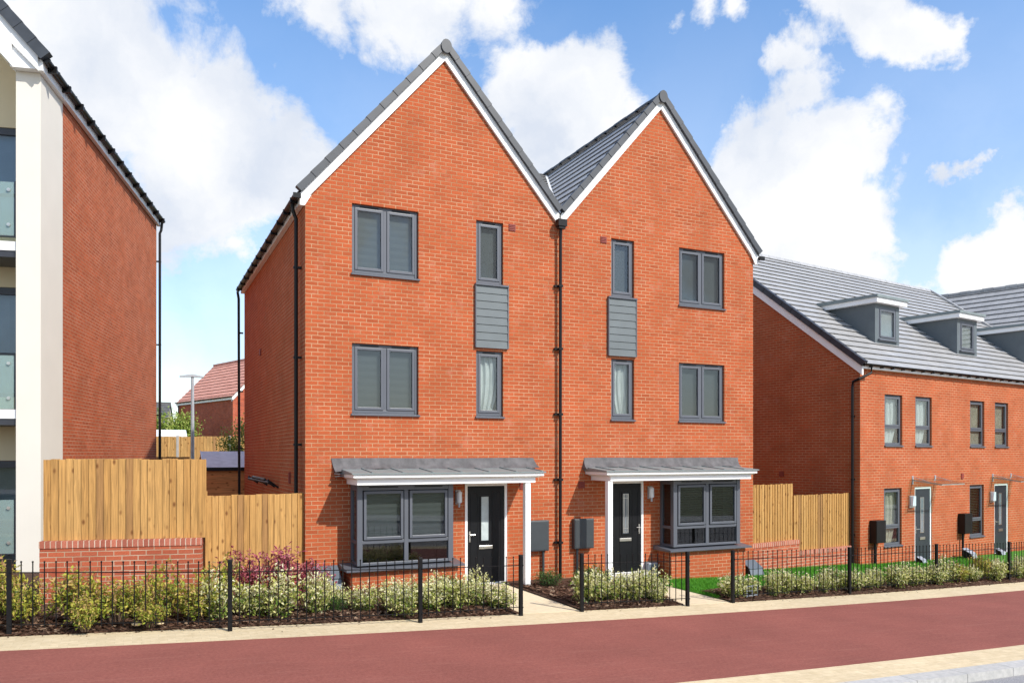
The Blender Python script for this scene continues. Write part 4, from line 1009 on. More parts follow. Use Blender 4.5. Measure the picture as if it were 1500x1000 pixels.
brick_wall((10.42, RF(10.42)), (12.55, RF(12.55)), -.5, .40, 'stepped-up brick wall beside the right bay window at the lawn edge')
timber_fence('timber_fence', (10.42, RF(10.42)+.1), (12.385, RF(12.385)+.1), .402, 1.83, 'pale yellow close-boarded fence touching the right corner of the tall pair', bw=.10, group=FG)
brick_wall((12.56, RF(12.56)), (14.84, RF(14.84)), -.6, .11, 'lower brick wall at the back of the lawn, ending at the terrace gable')
timber_fence('timber_fence', (12.40, RF(12.4)+.08), (14.78, RF(14.78)+.08), .112, 1.53, 'pale yellow close-boarded fence one step lower, ending at the terrace gable downpipe', bw=.10, group=FG)

# ------------------------------------------------------------------ black railings
def railing(pts, label, lifts=None):
    rt = empty('railing_fence', (pts[0][0], pts[0][1], 0), 0, label, 'railing', 'black iron railings along the pavement')
    o = Vector((pts[0][0], pts[0][1], 0)); H = .95
    P = [Vector((x, y, zg(x, y)+.0))-o for x, y in pts]
    for i, p in enumerate(P):
        q = MB(); q.box(p.x-.028, p.x+.028, p.y-.028, p.y+.028, p.z-.2, p.z+H); q.box(p.x-.031, p.x+.031, p.y-.031, p.y+.031, p.z+H+.0005, p.z+H+.012)
        for z in (.14, .80): q.tube([(p.x+.02, p.y-.028, p.z+z), (p.x+.02, p.y-.042, p.z+z)], .012, 6)
        q.build('post', 'ironblack', rt, bevel=.004)
    for a, b in zip(P, P[1:]):
        q = MB(); L = (b-a).length; d = (b-a)/L; n = int(round(L/.128)); zs = .5*(a.z+b.z)
        # level panels: each steps a little with the slope
        fa = Vector((a.x, a.y, a.z)); fb = Vector((b.x, b.y, b.z))
        for z in (.14, .795): q.bar(fa+d*.03+Vector((0,0,z)), fb-d*.03+Vector((0,0,z)), .012, .012)
        rs = random.Random(n)
        for k in range(1, n):
            p = fa+(fb-fa)*(k/n)+Vector((rs.uniform(-.003,.003), 0, 0))
            q.tube([p+Vector((0,0,.10)), p+Vector((0,0,.925))], .0078, 5); q.ball(p+Vector((0,0,.93)), .0135, 6)
        q.build('railing_panel', 'ironblack', rt)
    return rt
railing([(-7.1, -2.35), (-4.2, -2.88), (-1.62, -3.30), (1.02, -3.42), (2.72, -3.30)], 'black iron railing run in front of the left beds and bay window')
railing([(3.86, -3.24), (6.0, -3.24)], 'short black iron railing between the two garden paths')
railing([(7.08, -3.16), (10.25, -2.95), (13.3, -2.6), (16.2, -2.35), (19.2, -1.9)], 'black iron railing run in front of the lawn and terrace')

# ------------------------------------------------------------------ gas meter boxes and small things
def gasbox(x, y, rz, label, mat='gasgrey', s=1):
    rt = empty('gas_meter_box', (x, y, zg(x, y)), rz, label, 'meter box', 'low sloping gas meter boxes')
    rt.scale = (s, s, s)
    q = MB(); q.hexa([(-.22,-.2,-.05),(.22,-.2,-.05),(.22,.18,-.05),(-.22,.18,-.05),(-.22,-.12,.20),(.22,-.12,.20),(.22,.18,.40),(-.22,.18,.40)]); q.build('body', 'black', rt, bevel=.01)
    q = MB(); q.hexa([(-.235,-.225,.02),(.235,-.225,.02),(.235,-.205,.02),(-.235,-.205,.02),(-.235,-.15,.22),(.235,-.15,.22),(.235,-.125,.22),(-.235,-.125,.22)])
    q.hexa([(-.235,-.15,.222),(.235,-.15,.222),(.235,.19,.405),(-.235,.19,.405),(-.235,-.155,.25),(.235,-.155,.25),(.235,.19,.435),(-.235,.19,.435)])
    q.build('lid', mat, rt, bevel=.008)
M['gasgrey'] = simple('box_bluegrey', (.105, .13, .155), .5, var=.05)
M['gaswhite'] = simple('box_white', (.30, .33, .38), .5, var=.05)
gasbox(.33, -.24, 0, 'blue-grey sloping gas meter box between the fence corner and the left bay')
gasbox(10.15, -.26, 0, 'blue-grey gas meter box on the lawn at the right bay corner', 'gasgrey', .85)
p = tpt(4.85, -.45); gasbox(p[0], p[1], TR+.15, 'pale-lidded gas meter box on grass under the second terrace meter box', 'gaswhite', .8)
p = tpt(2.42, -.35); gasbox(p[0], p[1], TR, 'small pale gas meter box left of the first terrace door', 'gaswhite', .5)
p = tpt(6.95, -.35); gasbox(p[0], p[1], TR, 'small pale gas meter box left of the second terrace door', 'gaswhite', .5)
rt = empty('small_meter_cover', (7.44, -.12, zg(7.44, -.1)), 0, 'small grey box low on the wall beside the right black door', 'meter box')
q = MB(); q.box(-.12, .12, -.06, .115, .0, .36); q.build('body', 'gaswhite', rt, bevel=.01)
q = MB(); q.box(-.10, -.02, -.072, -.061, .03, .33); q.box(.0, .08, -.072, -.061, .03, .33); q.build('cover', 'gasgrey', rt)
# wire cage on the mulch
rt = empty('wire_frame', (7.72, -2.86, zg(7.7, -2.85)+.06), .15, 'small open square wire frame lying on the bark by the railing post', 'wire frame')
q = MB()
for z in (.02, .20):
    c = [(-.15,-.08,z),(.15,-.08,z),(.15,.10,z),(-.15,.10,z)]
    for i in range(4): q.bar(c[i], c[(i+1) % 4], .012, .012)
for x, y in ((-.15,-.08),(.15,-.08),(.15,.10),(-.15,.10),(0,-.08)): q.bar((x, y, 0), (x, y, .21), .012, .012)
q.bar((-.15,-.08,.11), (.15,-.08,.11), .008, .008)
q.build('frame', 'gaswhite', rt)

# ------------------------------------------------------------------ sheds, far houses, lamp, trees behind
def shed(x0, x1, y0, y1, zb, ze, zr, label):
    rt = empty('garden_shed', (x0, y0, 0), 0, label, 'shed', 'sheds in the back gardens')
    W, D = x1-x0, y1-y0; q = MB(); n = int((ze-zb)/.12)
    for i in range(n):
        a = zb+i*(ze-zb)/n; b = zb+(i+1)*(ze-zb)/n
        q.face([(0,-.015,a),(W,-.015,a),(W,0,b),(0,0,b)], uv=[(i+.1,0),(i+.1,W),(i+.9,W),(i+.9,0)])
    for x in (0, W): q.face([(x,0,zb),(x,D,zb),(x,D,ze),(x,D/2,zr),(x,0,ze)], uv=[(0,0),(0,D),(9,D),(10,D/2),(9,0)])
    q.face([(0,D,zb),(W,D,zb),(W,D,ze),(0,D,ze)])
    q.build('wall', 'shed', rt)
    q = MB()
    for s in (0, 1):
        ya, yb = (-.12, D/2) if not s else (D+.12, D/2)
        q.hexa([(-.08,ya,ze-.03),(W+.08,ya,ze-.03),(W+.08,yb,zr+.02),(-.08,yb,zr+.02),(-.08,ya,ze),(W+.08,ya,ze),(W+.08,yb,zr+.05),(-.08,yb,zr+.05)])
    ro = q.build('roof', 'felt', rt)
    B(-.08, W+.08, -.135, -.121, ze-.10, ze+.0).build('fascia', 'black', ro)
    q = MB(); q.bar((-.09, -.12, ze+.0), (-.09, D/2, zr+.03), .02, .09); q.build('bargeboard', 'white', ro)
shed(-.92, 1.4, 10.15, 12.2, .2, 2.2, 2.62, 'orange timber shed with pale roof behind the lower left fence')
shed(-3.4, -.76, 24.2, 26.2, 1.0, 3.36, 3.66, 'far shed with only its pale roof edge showing below the far fence')
timber_fence('timber_fence', (-5.0, 21.9), (2.5, 18.2), .9, 3.30, 'far close-boarded garden fence with concrete posts, in the gap between the buildings', mat='fence_far', bw=.13, posts=5)
timber_fence('timber_fence', (-4.4, 15.2), (-1.15, 14.2), .6, 2.50, 'low slatted fence and trellis seen just above the tall left fence', mat='fence_far')
# red roofed house
def far_house(base, ang, L, D, ze, zr, zb, mat_w, mat_r, label, hip=0, windows=(), cat='house'):
    rt = empty('brick_house', (base[0], base[1], 0), ang, label, cat, 'houses behind the gardens')
    h = D/2; p = (zr-ze)/h
    w = MB()
    wallface(w, 0, L, zb, ze, [], []); w.face([(0,D,zb),(L,D,zb),(L,D,ze),(0,D,ze)])
    for x in (0, L): wallface(w, 0, D, zb, zr if not hip else ze, [], [((-p, 1), ze), ((p, 1), zr+p*h)] if not hip else [], y=x, axis='y')
    w.build('wall', mat_w, rt)
    s = math.sqrt(1+p*p); r = MB(); o = .2; cl = []
    if hip:
        n1 = Vector((-(zr-ze)/hip, 0, 1)); cl = [((-o, 0, ze+.1-p*o), n1.normalized())]
    slope(r, (-o, -o, ze-p*o+.12), (1,0,0), (0, 1/s, p/s), L+2*o, (h+o)*s, exposure=.36, lift=.04)
    slope(r, (L+o, D+o, ze-p*o+.12), (-1,0,0), (0, -1/s, p/s), L+2*o, (h+o)*s, exposure=.36, lift=.04)
    ro = r.build('roof', mat_r, rt)
    q = MB(); q.box(-o, L+o, h-.12, h+.12, zr+.08, zr+.2); q.build('ridge_tiles', mat_r, ro)
    q = MB(); q.box(-o, L+o, -.14, -.003, ze-.2, ze-.02); q.build('fascia', 'white', rt)
    q = MB(); gutter(q, (-o, -.142, ze+.02), (L+o, -.142, ze+.02), (0,-1,0), r=.06)
    for i in range(int(L/.7)): q.box(i*.7, i*.7+.05, -.25, -.14, ze-.08, ze)
    q.build('gutter', 'black', rt)
    q = MB()
    for x in (-.08, L+.005):
        for a, b in ((-.1, h), (D+.1, h)):
            za = ze+p*(a if a < h else D-a); q.hexa([(x,a,za-.22),(x+.075,a,za-.22),(x+.075,b,zr-.2),(x,b,zr-.2),(x,a,za+.05),(x+.075,a,za+.05),(x+.075,b,zr+.08),(x,b,zr+.08)])
    q.build('bargeboard', 'white', rt)
    MB().tube([(.1, -.08, ze-.05), (.1, -.07, zb)], .04).build('downpipe', 'black', rt)
    for (x0, x1, z0, z1) in windows:
        f = MB(); frame_rect(f, x0, x1, -.04, -.002, z0, z1, .07); f.box((x0+x1)/2-.03, (x0+x1)/2+.03, -.038, -.004, z0+.07, z1-.07); fo = f.build('window', 'white', rt)
        B(x0+.07, x1-.07, -.02, -.01, z0+.07, z1-.07).build('pane', 'winback', fo)
    return rt
ea = math.atan2(-1, 0)
# eave of the red-roofed house runs towards the camera's right; the direction follows its vanishing line
cam_yaw = R(25.2); fwd = Vector((math.sin(cam_yaw), math.cos(cam_yaw))); rgt = Vector((math.cos(cam_yaw), -math.sin(cam_yaw)))
al = R(-43.5); ev = -(fwd*math.cos(al)+rgt*math.sin(al))
far_house((.15, 50.3), math.atan2(ev.y, ev.x), 9.3, 5.6, 6.45, 9.35, 1.0, 'brick_far', 'tile_red', 'red brick house with salmon tiled roof showing between the cream block and the tall pair')
far_house((-8.6, 58.5), R(-6), 8.0, 9, 4.9, 7.0, 1.2, 'render_tan', 'tile_far', 'distant house with dull grey roof, rooflight and white dormer beyond the lamp post')
def lamp(x, y, zt):
    zb = zg(x, y); rt = empty('street_lamp', (x, y, zb), 0, 'slim grey street lamp post with double flat head behind the fences', 'street lamp')
    MB().tube([(0,0,-.2), (0,0,1.3), (0,0,1.35), (0,0,zt-zb)], [.10, .10, .065, .05], 10).build('pole', 'metal', rt, smooth=True)
    q = MB(); q.hexa([(-.42,-.06,zt-zb-.02),(.0,-.08,zt-zb-.0),(.0,.08,zt-zb-.0),(-.42,.06,zt-zb-.02),(-.42,-.06,zt-zb+.03),(0,-.08,zt-zb+.09),(0,.08,zt-zb+.09),(-.42,.06,zt-zb+.03)])
    q.hexa([(.001,-.08,zt-zb-.0),(.36,-.06,zt-zb-.02),(.36,.06,zt-zb-.02),(.001,.08,zt-zb-.0),(.001,-.08,zt-zb+.09),(.36,-.06,zt-zb+.03),(.36,.06,zt-zb+.03),(.001,.08,zt-zb+.09)])
    q.build('lamp_head', 'metal', rt)
lamp(-.97, 15.5, 5.29)

# ------------------------------------------------------------------ plants
def leaf(mb, p, d, L, w, u, rs):
    """one folded leaf: two quads-ish; d = direction"""
    d = d.normalized(); s = d.cross(Vector((rs.uniform(-1,1), rs.uniform(-1,1), 1.2))).normalized(); n = s.cross(d)
    a = p; t = p+d*L-n*L*.12; m = p+d*L*.5
    l = m+s*w/2+n*w*.18; r = m-s*w/2+n*w*.18
    mb.face([a, r, t], uv=[(u, 0)]*3); u2 = min(1, max(0, u+rs.uniform(-.12, .12)))
    mb.face([a, t, l], uv=[(u2, 0)]*3)
def plant_mesh(seed, height, spread, nst, nleaf, L, w, upbias, cdist, sprig=.12, top_bias=.5, open_=.0):
    rs = random.Random(seed); lf = MB(); st = MB()
    for k in range(nst):
        a = rs.uniform(0, 6.283); rr = spread*math.sqrt(rs.random()); h = height*(.55+.5*rs.random())*(1-.35*(rr/spread)**2)
        b = Vector((math.cos(a)*rr*.25, math.sin(a)*rr*.25, 0)); e = Vector((math.cos(a)*rr, math.sin(a)*rr, h))
        m = (b+e)/2+Vector((rs.uniform(-.04,.04), rs.uniform(-.04,.04), -.02))
        st.tube([b, m, e], [.007, .005, .002], 4, caps=False)
        for i in range(nleaf):
            t = 1-(rs.random()**1.3)*(1-open_)*.95
            p = b*(1-t)**2+m*2*t*(1-t)+e*t*t
            p = p+Vector((rs.gauss(0, 1), rs.gauss(0, 1), rs.gauss(0, .7)))*sprig*.35
            dr = Vector((rs.gauss(0, 1), rs.gauss(0, 1), rs.gauss(upbias, .8)))
            hf = p.z/height
            u = cdist(rs, hf)
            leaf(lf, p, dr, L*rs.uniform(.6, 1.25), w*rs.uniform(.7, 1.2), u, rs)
    return lf, st
def plant(name, label, cat, group, mat, stemmat, lf, st, x, y, sc=1, rz=0):
    rt = empty(name, (x, y, zg(x, y)+.05), rz, label, cat, group); rt.scale = (sc, sc, sc)
    lf.build('leaves', mat, rt); st.build('stems', stemmat, rt); return rt
def dup(o, name, label, x, y, sc, rz, group=None, szz=None):
    r = o.copy(); COL.objects.link(r); r.name = name; r.location = (x, y, zg(x, y)+.05); r.scale = (sc, sc, (szz or sc)); r.rotation_euler = (0, 0, rz); r['label'] = label
    for ch in o.children:
        c = ch.copy(); COL.objects.link(c); c.parent = r
    return r
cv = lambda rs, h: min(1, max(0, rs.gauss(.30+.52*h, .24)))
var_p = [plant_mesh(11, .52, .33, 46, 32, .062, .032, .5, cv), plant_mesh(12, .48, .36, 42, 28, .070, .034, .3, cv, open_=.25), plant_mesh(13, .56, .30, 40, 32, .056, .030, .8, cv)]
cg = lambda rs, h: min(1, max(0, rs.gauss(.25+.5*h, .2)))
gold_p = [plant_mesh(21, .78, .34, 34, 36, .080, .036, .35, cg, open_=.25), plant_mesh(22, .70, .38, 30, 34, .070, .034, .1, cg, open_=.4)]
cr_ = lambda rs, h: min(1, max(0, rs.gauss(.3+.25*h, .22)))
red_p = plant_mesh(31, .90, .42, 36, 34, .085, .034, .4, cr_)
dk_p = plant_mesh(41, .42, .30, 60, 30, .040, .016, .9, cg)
VG = 'variegated cream and green shrubs along the railings'
protos = {}
def named_plant(kind, label, x, y, sc=1.0, idx=0, sz=None):
    spec = {'var': ('variegated_shrub', 'shrub', VG, 'lf_var', 'bark', lambda: var_p[idx % 3]),
            'gold': ('golden_shrub', 'shrub', 'taller golden green shrubs in the left bed', 'lf_gold', 'bark', lambda: gold_p[idx % 2]),
            'red': ('red_leaved_shrub', 'shrub', 'red-leaved shrubs before the lower left fence', 'lf_red', 'stem_red', lambda: red_p),
            'dark': ('green_shrub', 'shrub', 'fine-leaved green shrubs', 'lf_dark', 'bark', lambda: dk_p),
            'teal': ('green_shrub', 'shrub', 'fine-leaved green shrubs', 'lf_teal', 'bark', lambda: dk_p)}[kind]
    key = (kind, idx % (3 if kind == 'var' else 2 if kind == 'gold' else 1)); rz = (x*12.9+y*7.7) % 6.28
    if key not in protos:
        a, b = spec[5](); o = plant(spec[0], label, spec[1], spec[2], spec[3], spec[4], MBcopy(a), MBcopy(b), x, y, sc, rz)
        if sz: o.scale = (sc, sc, sz)
        protos[key] = o
    else: o = dup(protos[key], spec[0], label, x, y, sc, rz, szz=sz)
    return o
def MBcopy(m):
    n = MB(); n.v = list(m.v); n.f = list(m.f); n.uv = list(m.uv); n.mi = list(m.mi); return n
PL = [
 ('gold', 'golden shrub at the left photo edge, left of the first railing post', -4.75, -2.2, .85),
 ('gold', 'golden shrub just right of the first railing post, before the cream pillar', -4.0, -2.25, .7),
 ('gold', 'sparse tall golden shrub at the left end of the brick wall', -3.45, -2.35, 1.0),
 ('gold', 'bushy yellow-green shrub before the left half of the brick wall', -3.02, -2.45, .8),
 ('gold', 'low golden sprigs spilling onto the bark near the brick wall', -3.35, -2.85, .45),
 ('gold', 'bright lime shrub before the middle of the brick wall', -2.42, -2.3, 1.0),
 ('gold', 'arching golden shrub right of the lime shrub', -2.03, -2.5, .7),
 ('gold', 'tall lime green shrub at the right end of the brick wall', -1.62, -2.2, 1.02),
 ('var', 'variegated shrub under the tall lime green shrub', -1.72, -2.62, .95),
 ('gold', 'small golden shrub low in the gap before the brick wall', -2.6, -2.75, .55),
 ('var', 'variegated shrub just left of the second railing post', -1.32, -2.55, 1.08),
 ('var', 'variegated shrub just right of the second railing post', -.92, -2.65, 1.05),
 ('red', 'pink-red leaved shrub behind the second railing post', -1.2, -1.6, 1.08),
 ('red', 'tallest red leaved shrub in front of the lower left fence', -.62, -1.6, 1.15),
 ('red', 'purple-red leaved shrub at the left house corner', -.16, -1.65, .85),
 ('var', 'variegated shrub in front of the tallest red shrub', -.33, -2.55, .95),
 ('dark', 'small dark green shrub low between variegated ones', -.02, -2.5, .7),
 ('var', 'variegated shrub in front of the blue-grey meter box', .38, -2.5, .92),
 ('var', 'variegated shrub under the left bay window corner', .85, -2.5, .85),
 ('var', 'spreading variegated sprays pushing through the railing', .85, -2.98, .7),
 ('var', 'variegated shrub left of the third railing post', 1.2, -2.3, .9),
 ('var', 'variegated shrub at the third railing post', 1.42, -2.62, 1.0),
 ('var', 'variegated shrub right of the third railing post', 1.88, -2.6, .88),
 ('var', 'variegated shrub below the left black door', 2.25, -2.55, .95),
 ('var', 'variegated shrub at the railing end by the left garden path', 2.55, -2.75, .85),
 ('dark', 'green grassy shrub left of the left black door', 2.2, -1.45, 1.0),
 ('gold', 'pale golden shrub far left behind the first railing post', -4.4, -1.7, .8),
 ('gold', 'golden shrub against the brick wall behind the lime shrub', -2.75, -1.85, .55),
 ('var', 'variegated shrub in the back row right of the dark green one', .05, -2.15, .9),
 ('var', 'variegated shrub in the back row below the bay window sill', 1.7, -2.1, .85),
 ('dark', 'dark green shrub right of the white canopy post', 4.45, -.95, .95),
 ('dark', 'larger bright green shrub below the right meter box', 5.1, -1.55, 1.25),
 ('dark', 'green shrub with orange flowers by the right downpipe base', 5.45, -1.0, 1.1),
 ('teal', 'blue-green shrub behind the short railing below the right canopy post', 5.45, -2.2, .95),
 ('var', 'variegated shrub just right of the short railing first post', 4.3, -2.75, 1.0),
 ('var', 'second variegated shrub in the short railing bed', 4.75, -2.6, 1.05),
 ('var', 'third variegated shrub in the short railing bed', 5.2, -2.7, 1.0),
 ('var', 'variegated shrub at the right end of the short railing bed', 5.65, -2.6, .95),
 ('var', 'variegated sprays at the foot of the short railing last post', 5.55, -2.98, .6),
]
x = 7.35; i = 0
txt = ['first', 'second', 'third', 'fourth', 'fifth', 'sixth', 'seventh', 'eighth', 'ninth', 'tenth', 'eleventh', 'twelfth', 'thirteenth', 'fourteenth', 'fifteenth', 'sixteenth', 'seventeenth', 'eighteenth', 'nineteenth', 'twentieth', 'twenty-first', 'twenty-second', 'twenty-third', 'twenty-fourth', 'twenty-fifth', 'twenty-sixth']
while x < 17.6 and i < 26:
    PL.append(('gold' if (i in (15, 17, 19)) else 'var', '%s cream-flecked shrub along the lawn-side railing, counted from its first post' % txt[i], x, curve(x)+1.13+.10*math.sin(x*5.1), (.80 if i < 10 else .86)+.16*math.sin(x*3.7) if i not in (15, 17, 19) else .6))
    x += .44+.13*math.sin(x*9); i += 1
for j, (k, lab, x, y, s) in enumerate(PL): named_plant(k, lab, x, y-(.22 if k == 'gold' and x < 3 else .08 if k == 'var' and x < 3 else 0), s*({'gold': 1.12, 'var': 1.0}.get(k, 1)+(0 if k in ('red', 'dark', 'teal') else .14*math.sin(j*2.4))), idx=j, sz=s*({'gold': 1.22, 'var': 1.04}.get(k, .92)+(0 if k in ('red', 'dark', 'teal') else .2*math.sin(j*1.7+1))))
# orange flowers on the green shrub: a part of it
for o in list(COL.objects):
    if o.get('label', '').startswith('green shrub with orange'):
        q = MB(); rs = random.Random(3)
        for k in range(9): q.ball((rs.uniform(-.2,.2), rs.uniform(-.25,.1), rs.uniform(.33,.45)), .022, 6)
        q.build('flowers', 'flower', o)

# bark chips scattered on the beds
rs = random.Random(77); q = MB()
def bedz(x, y): return zg(x, y)+.05
def chips(x0, x1, yb, n, off=.84):
    for _ in range(n):
        x = rs.uniform(x0, x1); y0 = curve(x)+off; y = y0+(rs.random()**1.6)*yb; a = rs.uniform(0, 6.28); L = rs.uniform(.012, .045); w = L*rs.uniform(.3, .7)
        e = min(1, (y-y0)/.25); z = zg(x, y)+.012+.065*e+rs.uniform(-.012, .012); d = Vector((math.cos(a)*L, math.sin(a)*L, rs.uniform(-.4,.4)*L)); s = Vector((-math.sin(a)*w, math.cos(a)*w, rs.uniform(-.4,.4)*w)); p = Vector((x, y, z)); u = rs.random()**1.5
        q.face([p-d-s, p+d-s, p+d+s, p-d+s], uv=[(u,0)]*4)
chips(-5.5, 2.7, 1.6, 16000); chips(3.95, 5.95, 2.6, 4500); chips(7.15, 17, 1.0, 12000)
# a few chips have spilled onto the pavement edge
for _ in range(220):
    x = rs.uniform(-5, 16); y = curve(x)+.83-abs(rs.gauss(0, .12)); a = rs.uniform(0, 6.28); L = rs.uniform(.006, .018)
    if 2.8 < x < 3.85 or 6.05 < x < 7.0: continue
    z = zg(x, y)+.012; u = rs.random()*.5; d = Vector((math.cos(a)*L, math.sin(a)*L, 0)); s = Vector((-math.sin(a)*L*.5, math.cos(a)*L*.5, .003)); p = Vector((x, y, z))
    q.face([p-d-s, p+d-s, p+d+s, p-d+s], uv=[(u,0)]*4)
tag(q.build('bark_chips', 'chip'), 'brown bark chips covering the planting beds', 'bark chips', kind='stuff')
# stones on the left bed
for k, (x, y, s, lab) in enumerate(((-2.75, -2.98, .05, 'flat pale stone on the bark before the brick wall, left of two'), (-2.47, -3.02, .036, 'small round pale stone on the bark before the brick wall, right of two'))):
    q = MB(); q.ball((0,0,0), 1, 10); o = q.build('pale_stone', 'buff'); o.scale = (s*1.4, s, s*.6); o.location = (x, y, zg(x, y)+.10)
    for p_ in o.data.polygons: p_.use_smooth = True
    tag(o, lab, 'stone')
# grass blades
q = MB(); rs = random.Random(5)
def grass(x0, x1, f0, f1, n):
    for _ in range(n):
        x = rs.uniform(x0, x1); a0, a1 = f0(x), f1(x); y = rs.uniform(a0, a1)
        z = zg(x, y)+.025; h = rs.uniform(.035, .075); a = rs.uniform(0, 6.28); w = .005+.003*rs.random(); lean = Vector((rs.gauss(0,.35), rs.gauss(0,.35), 1))*h; u = rs.random()
        c = Vector((math.cos(a)*w, math.sin(a)*w, 0)); p = Vector((x, y, z))
        q.face([p-c, p+c, p+lean], uv=[(u,0)]*3)
grass(7.1, 7.42, lambda x: curve(x)+1.2, lambda x: -.05, 3000)
grass(7.4, 10.4, lambda x: curve(x)+1.9, lambda x: -.56, 26000)
grass(9.8, 15, lambda x: curve(x)+1.9, lambda x: RF(x)-.05, 34000)
grass(15, 20, lambda x: curve(x)+1.9, lambda x: TO[1]+(x-TO[0])*.15-.05, 26000)
tag(q.build('grass', 'blade'), 'short bright green lawn grass', 'grass', kind='stuff')

# trees behind
def tree(x, y, h, cr, label, n, seed, trunk_r=.06, L=.1):
    zb = zg(x, y); rs = random.Random(seed); rt = empty('garden_tree', (x, y, zb), 0, label, 'tree', 'small trees in the back gardens')
    t = MB(); t.tube([(0,0,-.2), (.03,0,h*.4), (0,.04,h*.85)], [trunk_r, trunk_r*.7, trunk_r*.25], 7); lf = MB(); limbs = []
    for k in range(16):
        a = rs.uniform(0, 6.28); z0 = h*rs.uniform(.3, .75); e = Vector((math.cos(a)*cr*rs.uniform(.4,1), math.sin(a)*cr*rs.uniform(.4,1), z0+h*rs.uniform(.08,.28))); t.tube([(0,0,z0), e*.6+Vector((0,0,z0*.35)), e], [trunk_r*.4, trunk_r*.25, .01], 5, caps=False); limbs.append(e)
    for _ in range(n):
        e = rs.choice(limbs); p = e+Vector((rs.gauss(0,1), rs.gauss(0,1), rs.gauss(0,1)))*cr*.24
        leaf(lf, p, Vector((rs.gauss(0,1), rs.gauss(0,1), rs.gauss(0,1))), L*rs.uniform(.6,1.3), L*.55, min(1, max(0, rs.gauss(.4+.3*(p.z/h-.5), .25))), rs)
    lf.build('crown', 'lf_tree', rt); t.build('trunk', 'bark', rt)
tree(-1.0, 42.5, 3.1, 1.5, 'bushy light green tree in front of the distant grey roof', 5200, 3, .1, .2)
tree(.62, 14.1, 3.25, .7, 'slender pale leafed tree half hidden by the tall house wall', 2600, 8, .05, .09)

# ------------------------------------------------------------------ sky with clouds
CAMP = (-2.76, -14.62, 2.56)
def dirpx(px, py):
    a = (px-750)/1170; b = -(py-666)/1170
    return Vector((rgt.x*a+fwd.x, rgt.y*a+fwd.y, b)).normalized()
w = bpy.data.worlds.new('World'); scene.world = w; w.use_nodes = True; nt = w.node_tree; nt.nodes.clear(); L = nt.links.new
SUN_EL, SUN_AZ = R(42), R(26)    # azimuth: to the right of the street normal (-Y)
sd = Vector((math.sin(SUN_AZ)*math.cos(SUN_EL), -math.cos(SUN_AZ)*math.cos(SUN_EL), math.sin(SUN_EL)))
out = N(nt, 'ShaderNodeOutputWorld'); bg = N(nt, 'ShaderNodeBackground'); bg2 = N(nt, 'ShaderNodeBackground'); ms = N(nt, 'ShaderNodeMixShader')
sky = N(nt, 'ShaderNodeTexSky'); sky.sky_type = 'NISHITA'; sky.sun_disc = False; sky.sun_elevation = SUN_EL; sky.sun_rotation = math.atan2(sd.x, sd.y)
sky.air_density = 1.0; sky.dust_density = .6; sky.ozone_density = 2.5
bg.inputs['Strength'].default_value = .15
hs = N(nt, 'ShaderNodeHueSaturation'); hs.inputs['Saturation'].default_value = 1.2; hs.inputs['Value'].default_value = 1.36; L(sky.outputs[0], hs.inputs['Color']); L(hs.outputs[0], bg.inputs['Color'])
tc = N(nt, 'ShaderNodeTexCoord')
n1 = N(nt, 'ShaderNodeTexNoise'); n1.inputs['Scale'].default_value = 5.0; n1.inputs['Detail'].default_value = 9; n1.inputs['Roughness'].default_value = .62
L(tc.outputs['Generated'], n1.inputs['Vector'])
sb = N(nt, 'ShaderNodeVectorMath', operation='SUBTRACT'); sb.inputs[1].default_value = (.5,.5,.5); L(n1.outputs['Color'], sb.inputs[0])
sc_ = N(nt, 'ShaderNodeVectorMath', operation='SCALE'); sc_.inputs['Scale'].default_value = .17; L(sb.outputs[0], sc_.inputs[0])
wd = N(nt, 'ShaderNodeVectorMath', operation='ADD'); L(tc.outputs['Generated'], wd.inputs[0]); L(sc_.outputs[0], wd.inputs[1])
CL = [  # px, py, radius px, weight
 (150, 60, 170, 1), (60, 20, 120, .9), (240, 130, 130, 1), (330, 150, 100, 1), (60, 200, 120, .7), (300, 260, 120, 1), (240, 330, 90, .9), (400, 250, 90, .95), (460, 280, 60, .7), (330, 350, 70, .75), (270, 480, 60, .45), (330, 500, 60, .4),
 (490, 10, 80, .8), (620, 15, 100, .8), (740, 5, 90, .7), (560, 20, 60, .7),
 (780, 130, 75, 1), (860, 150, 75, 1), (820, 200, 80, 1), (920, 170, 50, .8),
 (1290, 20, 75, 1.05), (1350, 50, 60, 1), (1250, 10, 45, .9), (1020, 10, 50, .65), (1085, 12, 40, .7),(970, 45, 30, .5), (1190, 65, 40, .6),
 (1155, 100, 42, .85), (1170, 160, 60, .75), (1290, 165, 50, .6), (1120, 240, 90, 1), (1200, 250, 90, 1), (1270, 230, 45, .8), (1180, 320, 110, 1.05), (1280, 330, 80, .9), (1230, 390, 110, 1), (1100, 300, 60, .9),
 (1405, 268, 28, .8), (1430, 258, 22, .7), (1420, 400, 60, .95), (1480, 385, 60, 1), (1370, 420, 45, .8), (1060, 330, 60, .7),
]
last = None
for px, py, rp, wt in CL:
    c = dirpx(px, py); r_ = (rp/1170)*(1/(1+((px-750)/1170)**2+((py-666)/1170)**2))**.6
    dn = N(nt, 'ShaderNodeVectorMath', operation='DISTANCE'); dn.inputs[1].default_value = c; L(wd.outputs[0], dn.inputs[0])
    mr = N(nt, 'ShaderNodeMapRange'); mr.inputs['From Min'].default_value = 0; mr.inputs['From Max'].default_value = r_*1.64; mr.inputs['To Min'].default_value = wt; mr.inputs['To Max'].default_value = 0
    L(dn.outputs['Value'], mr.inputs['Value'])
    if last is None: last = mr.outputs['Result']
    else:
        mxn = N(nt, 'ShaderNodeMath', operation='SMOOTH_MAX'); mxn.inputs[2].default_value = .12; L(last, mxn.inputs[0]); L(mr.outputs['Result'], mxn.inputs[1]); last = mxn.outputs[0]
